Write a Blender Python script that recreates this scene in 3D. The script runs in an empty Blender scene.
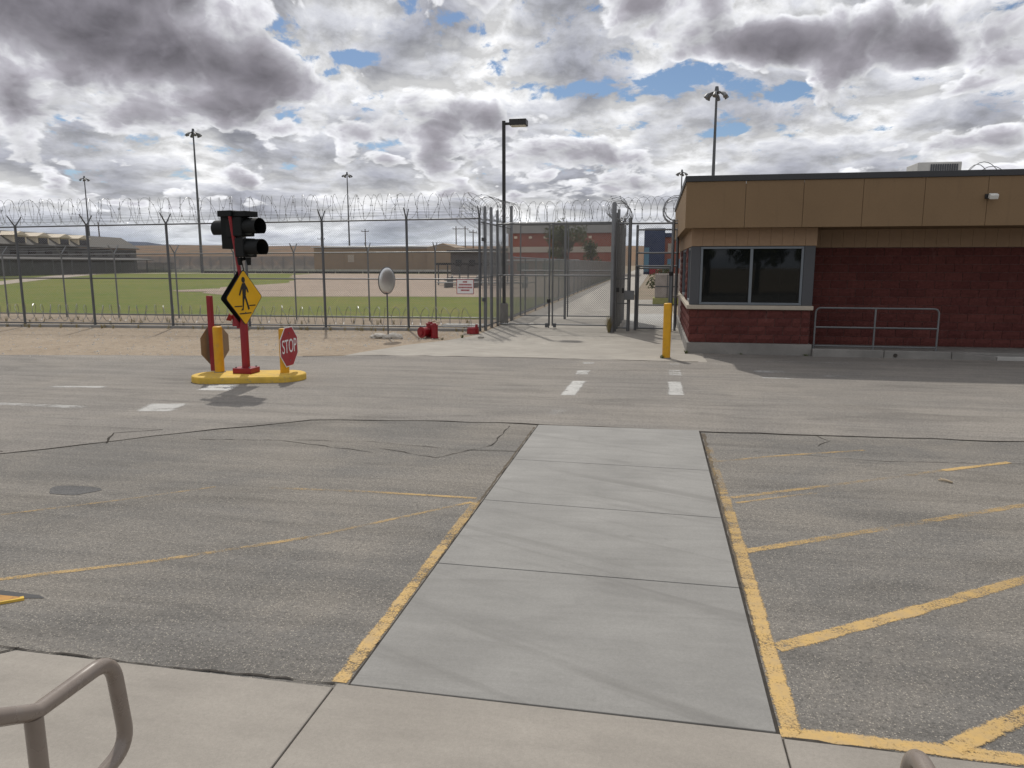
import bpy, bmesh, math, random
from mathutils import Vector, Matrix, noise as mnoise
R = math.radians
random.seed(7)
scene = bpy.context.scene
col = scene.collection

# ---------------------------------------------------------------- camera
cam = bpy.data.cameras.new('camera')
cam_o = bpy.data.objects.new('camera', cam); col.objects.link(cam_o)
cam_o.location = (0, 0, 2.2)
cam_o.rotation_euler = (R(90 - 9.286), 0, R(10.871))
cam.sensor_width = 36; cam.lens = 36 * 740 / 1024
cam.clip_start = 0.05; cam.clip_end = 6000
scene.camera = cam_o
scene.render.resolution_x = 1024; scene.render.resolution_y = 768
scene.render.engine = 'CYCLES'
scene.view_settings.view_transform = 'Standard'
scene.view_settings.look = 'None'
scene.view_settings.exposure = 0.0
scene.view_settings.gamma = 1.0
scene.cycles.transparent_max_bounces = 24

# ---------------------------------------------------------------- sun and sky
SUN = Vector((-0.36, 0.78, 1.0)).normalized()          # towards the sun
sun = bpy.data.lights.new('sun', 'SUN'); sun.energy = 2.6; sun.angle = R(1.0); sun.color = (1.0, 0.955, 0.88)
sun_o = bpy.data.objects.new('sun', sun); col.objects.link(sun_o)
sun_o.location = (-10, 30, 40); sun_o.rotation_euler = (-SUN).to_track_quat('-Z', 'Y').to_euler()

world = bpy.data.worlds.new('World'); scene.world = world; world.use_nodes = True
wt = world.node_tree; wt.nodes.clear()

class NT:
    """small helper to write node trees as expressions"""
    def __init__(s, tree): s.t = tree
    def n(s, typ, **kw):
        nd = s.t.nodes.new(typ)
        for k, v in kw.items(): setattr(nd, k, v)
        return nd
    def put(s, sock, v):
        if hasattr(v, 'is_linked'): s.t.links.new(v, sock)
        elif v is not None: sock.default_value = v
    def m(s, op, a, b=None, c=None, clamp=False):
        nd = s.n('ShaderNodeMath', operation=op, use_clamp=clamp)
        s.put(nd.inputs[0], a)
        if b is not None: s.put(nd.inputs[1], b)
        if c is not None: s.put(nd.inputs[2], c)
        return nd.outputs[0]
    def vm(s, op, a, b=None):
        nd = s.n('ShaderNodeVectorMath', operation=op); s.put(nd.inputs[0], a)
        if b is not None: s.put(nd.inputs[1], b)
        return nd.outputs[0] if op not in ('DOT_PRODUCT', 'LENGTH', 'DISTANCE') else nd.outputs[1]
    def xyz(s, x, y, z):
        nd = s.n('ShaderNodeCombineXYZ')
        for i, v in enumerate((x, y, z)): s.put(nd.inputs[i], v)
        return nd.outputs[0]
    def sep(s, v):
        nd = s.n('ShaderNodeSeparateXYZ'); s.put(nd.inputs[0], v); return nd.outputs
    def noise(s, vec, scale, detail=6, rough=0.55, dist=0.0, lac=2.0):
        nd = s.n('ShaderNodeTexNoise'); s.put(nd.inputs['Vector'], vec)
        nd.inputs['Scale'].default_value = scale; nd.inputs['Detail'].default_value = detail
        nd.inputs['Roughness'].default_value = rough; nd.inputs['Distortion'].default_value = dist
        nd.inputs['Lacunarity'].default_value = lac
        return nd.outputs['Fac']
    def vor(s, vec, scale, feature='F1', out='Distance', rnd=1.0):
        nd = s.n('ShaderNodeTexVoronoi', feature=feature); s.put(nd.inputs['Vector'], vec)
        nd.inputs['Scale'].default_value = scale; nd.inputs['Randomness'].default_value = rnd
        return nd.outputs[out]
    def ramp(s, fac, stops, interp='LINEAR'):
        nd = s.n('ShaderNodeValToRGB'); s.put(nd.inputs[0], fac); cr = nd.color_ramp; cr.interpolation = interp
        while len(cr.elements) < len(stops): cr.elements.new(0.5)
        for e, (p, c) in zip(cr.elements, stops):
            e.position = p; e.color = (c, c, c, 1) if isinstance(c, (int, float)) else (*c, 1)
        return nd.outputs[0]
    def mr(s, v, a, b, c=0.0, d=1.0, smooth=True):
        nd = s.n('ShaderNodeMapRange', interpolation_type='SMOOTHSTEP' if smooth else 'LINEAR')
        s.put(nd.inputs[0], v); s.put(nd.inputs[1], a); s.put(nd.inputs[2], b); s.put(nd.inputs[3], c); s.put(nd.inputs[4], d)
        return nd.outputs[0]
    def mix(s, fac, a, b, mode='MIX'):
        nd = s.n('ShaderNodeMix', data_type='RGBA', blend_type=mode)
        s.put(nd.inputs[0], fac); s.put(nd.inputs[6], (*a, 1) if isinstance(a, tuple) else a); s.put(nd.inputs[7], (*b, 1) if isinstance(b, tuple) else b)
        return nd.outputs[2]

W = NT(wt)
sky = W.n('ShaderNodeTexSky', sky_type='NISHITA')
sky.sun_disc = False
sky.sun_elevation = math.asin(SUN.z); sky.sun_rotation = math.atan2(SUN.x, SUN.y)
sky.air_density = 1.0; sky.dust_density = 0.6; sky.ozone_density = 3.0; sky.altitude = 900
dirv = W.n('ShaderNodeTexCoord').outputs['Generated']
dx, dy, dz = W.sep(dirv)
zc = W.m('MAXIMUM', dz, 0.0)
hl = W.m('SQRT', W.m('MAXIMUM', W.m('SUBTRACT', 1.0, W.m('MULTIPLY', dz, dz)), 1e-4))
az = W.m('MULTIPLY', W.m('ARCTAN2', dx, dy), 180 / math.pi)
el = W.m('MULTIPLY', W.m('ARCSINE', zc), 180 / math.pi)
lz = W.m('LOGARITHM', W.m('ADD', zc, 0.11), math.e)
hx = W.m('DIVIDE', dx, hl); hy = W.m('DIVIDE', dy, hl)
# heaps of cumulus, flattening towards the horizon
pc = W.xyz(W.m('MULTIPLY', hx, 3.0), W.m('MULTIPLY', hy, 3.0), W.m('MULTIPLY', lz, 1.55))
wv = W.n('ShaderNodeTexNoise'); W.put(wv.inputs['Vector'], pc); wv.inputs['Scale'].default_value = 3.2; wv.inputs['Detail'].default_value = 2
warp = W.vm('SCALE', W.vm('SUBTRACT', wv.outputs['Color'], (.5, .5, .5))); warp.node.inputs[3].default_value = .14
def lobe(a0, e0, wa, we, amp):
    """one bank of cloud (or a gap) round a compass direction (degrees from +Y, clockwise) and an elevation"""
    da = W.m('DIVIDE', W.m('SUBTRACT', az, a0), wa); de = W.m('DIVIDE', W.m('SUBTRACT', el, e0), we)
    r2 = W.m('ADD', W.m('MULTIPLY', da, da), W.m('MULTIPLY', de, de))
    return W.m('MULTIPLY', W.m('EXPONENT', W.m('MULTIPLY', r2, -1.0)), amp)
# (compass direction, elevation, half widths, strength): banks of dark cumulus, then gaps with blue sky
BANKS = [(-46, 15.6, 12, 2.7, .36), (-35, 13.2, 8, 1.8, .34), (-42, 18, 16, 2.2, .22), (-28.5, 12.2, 3.6, 1.2, .26), (3.5, 14.8, 4.5, 1.7, .32), (11, 14.6, 6.5, 1.7, .34), (17, 12.9, 3.6, 1.5, .32), (9, 18.2, 12, 1.3, .22), (25, 14.5, 5, 4, .22),
         (-25, 9.4, 7, 1.1, .24), (-31, 10.6, 7, .9, .16), (-14, 10.0, 6, 1.3, .18), (-42, 9.4, 8, 1.1, .18), (-6, 7.8, 7, 1.0, .17), (-21, 7.2, 7, .9, .18), (-38, 6.2, 9, .9, .20), (3, 5.6, 6, .6, .14), (17, 7.6, 7, .8, .12), (-15, 4.9, 9, .7, .17), (-40, 4.2, 10, .6, .17), (-11, 15.6, 6, 1.3, -.10)]
GAPS = [(-3.4, 12.5, 3.6, .85, .30), (2.4, 13.2, 2.8, .75, .28), (5.8, 12.2, 1.4, .7, .22), (8.9, 11.5, 1.0, .9, .30), (-15.2, 17.0, 1.6, .6, .28), (-13.8, 16.2, .8, .35, .22), (-22.3, 14.3, 2.2, .55, .30), (-24, 13.2, 1.0, .4, .22), (17.5, 11.7, 2.4, .45, .24), (-1, 15, 1.8, .5, .24), (5, 9.2, 2.2, .45, .20), (-17, 13.6, 2.5, .4, .16), (12, 9.6, 1.6, .4, .18)]
def total(L):
    t = None
    for l in L:
        v = lobe(*l); t = v if t is None else W.m('ADD', t, v)
    return t
bank = total(BANKS); gaps = total(GAPS)
def billow(p, scale, detail):
    n_ = W.noise(p, scale, detail, .5)
    return W.m('ABSOLUTE', W.m('SUBTRACT', n_, .5))
def heaps(p):
    return W.m('ADD', W.m('MULTIPLY', W.noise(p, 2.2, 10, .565), .56), W.m('ADD', W.m('MULTIPLY', billow(p, 3.7, 1.5), .46), W.m('MULTIPLY', billow(p, 8.5, 3), .26)))
pw = W.vm('ADD', pc, warp)
h0 = heaps(pw)
h1 = heaps(W.vm('ADD', pw, (-.014, .0, .055)))
big = W.noise(pc, 1.4, 2, .5)
relief = W.m('SUBTRACT', h0, h1)
# bright broken sheet behind
pa = W.vm('ADD', W.xyz(W.m('MULTIPLY', hx, 3.0), W.m('MULTIPLY', hy, 3.0), W.m('MULTIPLY', lz, 1.9)), W.vm('SCALE', warp))
a0 = W.noise(pa, 2.5, 10, .565)
a1 = W.noise(W.vm('ADD', pa, (0, 0, .07)), 2.5, 10, .565)
sheet = W.ramp(a0, [(.32, (1.0, 1.0, 1.0)), (.44, (.87, .875, .89)), (.52, (.60, .61, .65)), (.63, (.37, .38, .43))])
sheet = W.vm('SCALE', sheet); W.put(sheet.node.inputs[3], W.mr(W.m('SUBTRACT', a0, a1), -.06, .06, .68, 1.25, smooth=False))
hole = W.m('ADD', W.m('MULTIPLY', W.m('SUBTRACT', W.noise(pa, 5.5, 9, .62), .5), 1.3), .40)
cover = W.mr(W.m('ADD', W.m('SUBTRACT', hole, gaps), W.mr(dz, .03, .16, .14, 0.0)), .17, .30)
# dark cumulus in front
fB = W.m('ADD', W.m('ADD', W.m('MULTIPLY', W.m('SUBTRACT', h0, .36), 1.6), bank), W.m('ADD', W.m('MULTIPLY', W.m('SUBTRACT', big, .5), .6), .005))
fB = W.m('SUBTRACT', fB, W.m('MULTIPLY', gaps, .7))
mask = W.mr(fB, .045, .105)
dark = W.ramp(W.m('MULTIPLY', fB, 2.0), [(.10, (.92, .925, .94)), (.22, (.74, .745, .78)), (.36, (.45, .442, .485)), (.56, (.28, .268, .300)), (.90, (.185, .176, .20))])
dark = W.vm('SCALE', dark); W.put(dark.node.inputs[3], W.mr(relief, -.09, .09, .68, 1.36, smooth=False))
cl = W.mix(mask, sheet, dark)
cover = W.m('MAXIMUM', cover, mask)
# low bands near the horizon are greyer and bluer
hz = W.mr(dz, .0, .075, 1.0, 0.0)
cl = W.mix(W.m('MULTIPLY', hz, .55), cl, (.42, .50, .62))
clx = W.vm('SCALE', cl); clx.node.inputs[3].default_value = 1 / .075
skc = W.mix(cover, sky.outputs[0], clx)
bg = W.n('ShaderNodeBackground'); W.put(bg.inputs[0], skc); bg.inputs[1].default_value = 0.075
world.cycles.sampling_method = 'MANUAL'; world.cycles.sample_map_resolution = 512
wo = W.n('ShaderNodeOutputWorld'); wt.links.new(bg.outputs[0], wo.inputs[0])

# ---------------------------------------------------------------- materials
MATS = {}
def mat(name, fn):
    m = bpy.data.materials.new(name); m.use_nodes = True
    t = m.node_tree; t.nodes.clear(); n = NT(t)
    bs = n.n('ShaderNodeBsdfPrincipled'); out = n.n('ShaderNodeOutputMaterial')
    t.links.new(bs.outputs[0], out.inputs[0])
    fn(n, bs, out); MATS[name] = m
    return m
def pos(n): return n.n('ShaderNodeNewGeometry').outputs['Position']
def objc(n): return n.n('ShaderNodeTexCoord').outputs['Object']
def bump(n, bs, h, strength=.3, dist=.01):
    b = n.n('ShaderNodeBump'); b.inputs['Strength'].default_value = strength; b.inputs['Distance'].default_value = dist
    n.put(b.inputs['Height'], h); n.put(bs.inputs['Normal'], b.outputs[0])
def scl(n, v, s): return n.vm('MULTIPLY', v, s)
def simple(name, c, rough=.6, metal=0.0, var=.12, scale=6.0, spec=.5, dirt=None):
    """painted or metal surface with slight mottling and grime"""
    def fn(n, bs, out):
        p = pos(n)
        f = n.noise(p, scale, 5, .6)
        k = n.mr(f, .25, .75, 1 - var, 1 + var, smooth=False)
        cc = n.vm('SCALE', tuple(c)); n.put(cc.node.inputs[3], k)
        if dirt:
            d = n.mr(n.noise(p, scale * 2.3, 6, .7), .52, .70)
            cc = n.mix(n.m('MULTIPLY', d, dirt[1]), cc, tuple(dirt[0]))
        n.put(bs.inputs['Base Color'], cc)
        n.put(bs.inputs['Roughness'], n.mr(f, .3, .7, rough - .08, rough + .08, smooth=False))
        bs.inputs['Metallic'].default_value = metal; bs.inputs['Specular IOR Level'].default_value = spec
    return mat(name, fn)

def asphalt(name, base, warm, stone, contrast):
    def fn(n, bs, out):
        p = pos(n)
        patch = n.m('ADD', n.m('MULTIPLY', n.noise(p, .42, 6, .65, .6), .7), n.m('MULTIPLY', n.noise(scl(n, p, (.18, .9, 1)), 1.1, 4, .6, .8), .3))
        streak = n.noise(scl(n, p, (.22, 1.6, 1)), 1.6, 5, .65, .6)
        streak2 = n.noise(scl(n, p, (.12, 2.6, 1)), 2.1, 3, .6, .9)
        fine = n.noise(p, 38, 4, .75)
        grit = n.noise(p, 150, 2, .7)
        vn = n.n('ShaderNodeTexVoronoi'); n.put(vn.inputs['Vector'], p); vn.inputs['Scale'].default_value = 88
        cell = n.sep(vn.outputs['Color'])[0]
        c = n.mix(n.mr(patch, .40, .60), base, warm)
        lum = n.m('ADD', n.mr(streak, .3, .7, .87, 1.11, smooth=False), n.mr(streak2, .35, .65, -.08, .08, smooth=False))
        lum = n.m('MULTIPLY', lum, n.mr(fine, .3, .7, .72, 1.28, smooth=False))
        lum = n.m('MULTIPLY', lum, n.mr(grit, .3, .7, 1 - contrast, 1 + contrast, smooth=False))
        lum = n.m('MULTIPLY', lum, n.mr(n.noise(scl(n, p, (.30, 1.1, 1)), .9, 3, .5, 1.8), .56, .70, 1.0, .82))
        cc = n.vm('SCALE', c); n.put(cc.node.inputs[3], lum)
        st = n.m('MULTIPLY', n.mr(cell, .70, .80), n.mr(vn.outputs['Distance'], .0, .55, 1.0, 0.0))
        cc = n.mix(n.m('MULTIPLY', st, .85), cc, stone)
        dk = n.m('MULTIPLY', n.mr(cell, .14, .08), .35)
        cc = n.mix(dk, cc, (.05, .048, .046))
        n.put(bs.inputs['Base Color'], cc)
        bs.inputs['Roughness'].default_value = .9; bs.inputs['Specular IOR Level'].default_value = .25
        bump(n, bs, n.m('ADD', n.m('MULTIPLY', fine, .5), n.m('SUBTRACT', 1.0, vn.outputs['Distance'])), .45, .006)
    return mat(name, fn)
asphalt('lot_asphalt', (.152, .144, .133), (.204, .187, .164), (.50, .45, .375), .34)
asphalt('road_asphalt', (.205, .190, .172), (.245, .224, .198), (.42, .39, .35), .22)
asphalt('patch_asphalt', (.105, .103, .102), (.115, .112, .11), (.2, .2, .2), .2)

def concrete(name, base, dark, mott=.12, streak=True, seed=0.0):
    def fn(n, bs, out):
        p = n.vm('ADD', pos(n), (seed, seed * 1.7, 0))
        a = n.noise(p, 1.1, 6, .62, .4)
        s1 = n.noise(scl(n, p, (1.0, 5.0, 1)), 1.5, 4, .6, .5)
        f = n.noise(p, 55, 4, .7); g_ = n.noise(p, 210, 2, .6)
        k = n.m('ADD', n.mr(a, .3, .7, 1 - mott, 1 + mott, smooth=False), n.mr(s1, .3, .7, -.07, .07, smooth=False))
        k = n.m('MULTIPLY', k, n.mr(f, .3, .7, .93, 1.07, smooth=False))
        k = n.m('MULTIPLY', k, n.mr(g_, .3, .7, .93, 1.07, smooth=False))
        oi = n.n('ShaderNodeObjectInfo').outputs['Random']
        k = n.m('MULTIPLY', k, n.mr(oi, 0.0, 1.0, .93, 1.07, smooth=False))
        c = n.vm('SCALE', tuple(base)); n.put(c.node.inputs[3], k)
        if streak:   # faint scuffs left by tyres
            rt = n.n('ShaderNodeVectorRotate'); n.put(rt.inputs['Vector'], p); rt.inputs['Angle'].default_value = .42
            tk = n.noise(scl(n, rt.outputs[0], (.16, 3.2, 1)), 1.5, 4, .55, .25)
            c = n.mix(n.m('MULTIPLY', n.mr(tk, .54, .72), .42), c, dark)
            rt2 = n.n('ShaderNodeVectorRotate'); n.put(rt2.inputs['Vector'], p); rt2.inputs['Angle'].default_value = -.12
            tk2 = n.noise(scl(n, rt2.outputs[0], (.22, 4.6, 1)), 1.9, 4, .6, .2)
            c = n.mix(n.m('MULTIPLY', n.mr(tk2, .55, .75), .26), c, dark)
        pit = n.mr(n.vor(p, 9.0), .035, .015)
        c = n.mix(n.m('MULTIPLY', pit, .5), c, dark)
        st = n.mr(n.noise(p, 2.7, 7, .7), .60, .75)
        c = n.mix(n.m('MULTIPLY', st, .40), c, dark)
        n.put(bs.inputs['Base Color'], c); bs.inputs['Roughness'].default_value = .85; bs.inputs['Specular IOR Level'].default_value = .3
        bump(n, bs, n.m('ADD', f, n.m('MULTIPLY', g_, .6)), .25, .003)
    return mat(name, fn)
concrete('slab_concrete', (.256, .249, .234), (.145, .139, .129), .11)
concrete('walk_concrete', (.300, .274, .240), (.195, .175, .15), .11, False, 3.1)
concrete('apron_concrete', (.325, .300, .262), (.25, .22, .18), .14, True, 9.2)
concrete('kerb_concrete', (.22, .21, .195), (.14, .13, .12), .2, False, 5.0)
concrete('pale_concrete', (.42, .41, .385), (.27, .25, .22), .12, False, 6.0)

def ground_mat(name, c1, c2, c3, s=.5, peb=True):
    def fn(n, bs, out):
        p = pos(n)
        a = n.noise(p, s, 7, .65, .5); b = n.noise(p, s * 9, 5, .7); g_ = n.noise(p, 60, 3, .7)
        c = n.mix(n.mr(a, .35, .65), c1, c2)
        c = n.mix(n.m('MULTIPLY', n.mr(b, .46, .68), .75), c, c3)
        k = n.mr(g_, .3, .7, .78, 1.22, smooth=False)
        cc = n.vm('SCALE', c); n.put(cc.node.inputs[3], k)
        n.put(bs.inputs['Base Color'], cc); bs.inputs['Roughness'].default_value = .95; bs.inputs['Specular IOR Level'].default_value = .15
        bump(n, bs, n.m('ADD', b, n.m('MULTIPLY', g_, .4)), .5, .03)
    return mat(name, fn)
ground_mat('dirt', (.305, .245, .182), (.345, .282, .215), (.205, .165, .122), .6)
ground_mat('plain', (.23, .19, .14), (.27, .215, .155), (.17, .15, .105), .02)
ground_mat('infield', (.34, .27, .215), (.375, .30, .24), (.29, .225, .17), .12)
ground_mat('field_path', (.40, .345, .29), (.43, .37, .31), (.33, .28, .22), .2)
ground_mat('lawn', (.118, .158, .024), (.165, .178, .036), (.215, .178, .062), .09)
ground_mat('hillside', (.205, .125, .075), (.175, .125, .085), (.125, .105, .075), .006)
ground_mat('mountain', (.07, .085, .12), (.08, .095, .13), (.06, .07, .10), .003)

def worn_paint(name, c, edge, amount, fade=None, soft=.10):
    """road paint with asphalt showing through where it is worn away"""
    def fn(n, bs, out):
        p = pos(n)
        w = n.m('ADD', n.m('MULTIPLY', n.noise(p, 70, 4, .8), .62), n.m('MULTIPLY', n.noise(p, 3.0, 5, .65, .3), .42))
        w = n.m('ADD', w, n.mr(n.noise(scl(n, p, (.5, 5, 1)), 3.0, 2, .5), .3, .7, -.04, .04, smooth=False))
        uv = n.n('ShaderNodeTexCoord').outputs['UV']
        u, v, _ = n.sep(uv)
        thr = n.m('ADD', amount, n.m('MULTIPLY', v, .14))
        ed = n.mr(n.m('ABSOLUTE', n.m('SUBTRACT', u, .5)), .30, .5, 0.0, .16)
        thr = n.m('ADD', thr, ed)
        a = n.mr(w, thr, n.m('ADD', thr, soft), 0.0, n.m('SUBTRACT', .95, n.m('MULTIPLY', n.m('MAXIMUM', v, 0.0), .64)))
        cc = n.mix(n.mr(n.noise(p, 11, 5, .7), .35, .7), c, edge)
        n.put(bs.inputs['Base Color'], cc); bs.inputs['Roughness'].default_value = .75; bs.inputs['Specular IOR Level'].default_value = .3
        n.put(bs.inputs['Alpha'], a)
    return mat(name, fn)
worn_paint('yellow_paint', (.58, .385, .145), (.47, .335, .17), .372, soft=.15)
worn_paint('white_paint', (.58, .57, .545), (.46, .455, .435), .36, soft=.13)

def crack_mat(n, bs, out):
    n.put(bs.inputs['Base Color'], n.mix(n.noise(pos(n), 25, 3), (.035, .032, .029), (.095, .086, .076)))
    bs.inputs['Roughness'].default_value = 1; bs.inputs['Specular IOR Level'].default_value = 0
mat('crack', crack_mat)

simple('galvanised', (.17, .175, .18), .5, .35, .2, 3)
simple('dark_galvanised', (.10, .105, .112), .5, .3, .2, 3)
simple('wire', (.24, .245, .25), .45, .5, .2, 4)
simple('razor', (.24, .245, .255), .4, .55, .25, 6)
simple('rail_paint', (.215, .178, .150), .28, 0, .10, 9, .5, ((.22, .2, .18), .35))
simple('yellow_steel', (.62, .32, .012), .55, 0, .14, 5, .4, ((.32, .20, .07), .4))
simple('kerb_yellow', (.62, .41, .075), .75, 0, .18, 5, .25, ((.34, .27, .16), .75))
simple('red_paint', (.24, .006, .012), .42, 0, .14, 6, .5)
simple('sign_red', (.31, .005, .016), .4, 0, .05, 3, .5)
simple('sign_white', (.74, .74, .73), .5, 0, .05, 3)
simple('sign_yellow', (.72, .40, .005), .42, 0, .06, 4)
simple('sign_back', (.27, .195, .125), .55, .1, .12, 5)
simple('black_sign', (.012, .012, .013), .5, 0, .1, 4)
simple('signal_black', (.004, .005, .005), .6, 0, .2, 7, .25)
simple('signal_green', (.018, .025, .023), .38, 0, .2, 7)
simple('lamp_black', (.018, .017, .017), .5, 0, .2, 4)
simple('band_tan', (.33, .225, .145), .85, 0, .08, 9, .2)
simple('coping', (.045, .046, .049), .5, .3, .1, 3)
simple('frame_metal', (.17, .19, .21), .45, .5, .08, 4)
simple('panel_grey', (.072, .075, .082), .55, .2, .08, 4)
simple('sill', (.42, .37, .30), .8, 0, .1, 6)
simple('mortar', (.165, .11, .098), .95, 0, .2, 12)
simple('interior', (.012, .012, .012), .9, 0, .3, 2)
simple('gym_wall', (.31, .235, .165), .8, 0, .08, .4)
simple('gym_roof', (.55, .56, .57), .5, .2, .06, .4)
simple('shingle', (.095, .088, .078), .9, 0, .2, .8)
simple('grey_wall', (.115, .11, .105), .9, 0, .15, .6)
simple('cream', (.62, .54, .42), .75, 0, .06, 2)
simple('dark_glass', (.02, .018, .02), .15, 0, .2, 1)
simple('brick_far', (.28, .095, .062), .85, 0, .12, .5)
simple('stone_band', (.46, .40, .33), .85, 0, .1, .5)
simple('roof_grey', (.30, .30, .29), .8, 0, .1, .5)
simple('blue_panel', (.022, .042, .105), .5, .1, .15, .4)
simple('cyan_panel', (.10, .24, .34), .4, .1, .15, .4)
simple('cabinet', (.33, .29, .26), .7, 0, .2, 3, .3, ((.2, .15, .12), .6))
simple('moss_base', (.30, .30, .10), .8, 0, .2, 4)
simple('bark', (.08, .06, .045), .9, 0, .3, 6)
simple('rock', (.46, .43, .38), .9, 0, .25, 5)
simple('ac_metal', (.50, .49, .46), .5, .3, .1, 4)
simple('lamp_lens', (.70, .70, .66), .3, 0, .05, 4)
simple('worn_orange', (.46, .25, .085), .85, 0, .2, 9, .2, ((.20, .14, .08), .7))
simple('joint_dirt', (.125, .105, .082), .95, 0, .3, 14, .1, ((.06, .05, .04), .7))
simple('stick_wood', (.45, .36, .25), .9, 0, .3, 20)
simple('dry_weed', (.26, .215, .10), .9, 0, .3, 8)

def fascia_mat(n, bs, out):
    p = pos(n)
    k = n.m('ADD', n.mr(n.noise(p, 30, 4, .7), .3, .7, .95, 1.05, smooth=False), n.mr(n.noise(p, .8, 4, .6), .3, .7, -.06, .06, smooth=False))
    c = n.vm('SCALE', (.215, .145, .083)); n.put(c.node.inputs[3], k)
    run = n.noise(scl(n, p, (5.0, 5.0, .35)), 1.0, 5, .6)                      # rain streaks
    c = n.mix(n.m('MULTIPLY', n.mr(run, .55, .72), .30), c, (.12, .085, .055))
    n.put(bs.inputs['Base Color'], c); bs.inputs['Roughness'].default_value = .85; bs.inputs['Specular IOR Level'].default_value = .2
    bump(n, bs, n.noise(p, 90, 3, .7), .25, .003)
mat('fascia', fascia_mat)
def block_mat(n, bs, out):
    p = pos(n); oi = n.n('ShaderNodeObjectInfo')
    f = n.noise(p, 20, 6, .75); g_ = n.noise(p, 70, 3, .7); big = n.noise(p, .9, 3, .6)
    c = n.mix(oi.outputs['Random'], (.094, .030, .027), (.122, .041, .035))
    k = n.m('MULTIPLY', n.mr(f, .25, .75, .75, 1.28, smooth=False), n.mr(big, .3, .7, .88, 1.12, smooth=False))
    cc = n.vm('SCALE', c); n.put(cc.node.inputs[3], k)
    eff = n.mr(n.noise(scl(n, p, (1.4, 1.4, .5)), 1.8, 4, .65), .60, .78)      # chalky bloom
    cc = n.mix(n.m('MULTIPLY', eff, .30), cc, (.24, .175, .155))
    n.put(bs.inputs['Base Color'], cc); bs.inputs['Roughness'].default_value = .93; bs.inputs['Specular IOR Level'].default_value = .2
    bump(n, bs, n.m('ADD', f, n.m('MULTIPLY', g_, .5)), .9, .012)
mat('red_block', block_mat)
def glass_mat(n, bs, out):
    bs.inputs['Base Color'].default_value = (.012, .014, .014, 1); bs.inputs['Roughness'].default_value = .03
    bs.inputs['IOR'].default_value = 1.45; bs.inputs['Alpha'].default_value = .72
mat('window_glass', glass_mat)
def mirror_mat(n, bs, out):
    n.put(bs.inputs['Base Color'], n.mix(n.noise(pos(n), 14, 4), (.62, .63, .62), (.74, .74, .73)))
    bs.inputs['Metallic'].default_value = .85; bs.inputs['Roughness'].default_value = .3
mat('mirror_steel', mirror_mat)
def leaf(name, c1, c2):
    def fn(n, bs, out):
        n.put(bs.inputs['Base Color'], n.mix(n.noise(pos(n), 1.2, 4, .7), c1, c2))
        bs.inputs['Roughness'].default_value = .7; bs.inputs['Specular IOR Level'].default_value = .25
    return mat(name, fn)
leaf('leaf', (.060, .078, .026), (.115, .115, .038))
leaf('weed_green', (.06, .085, .02), (.10, .12, .03))

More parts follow.
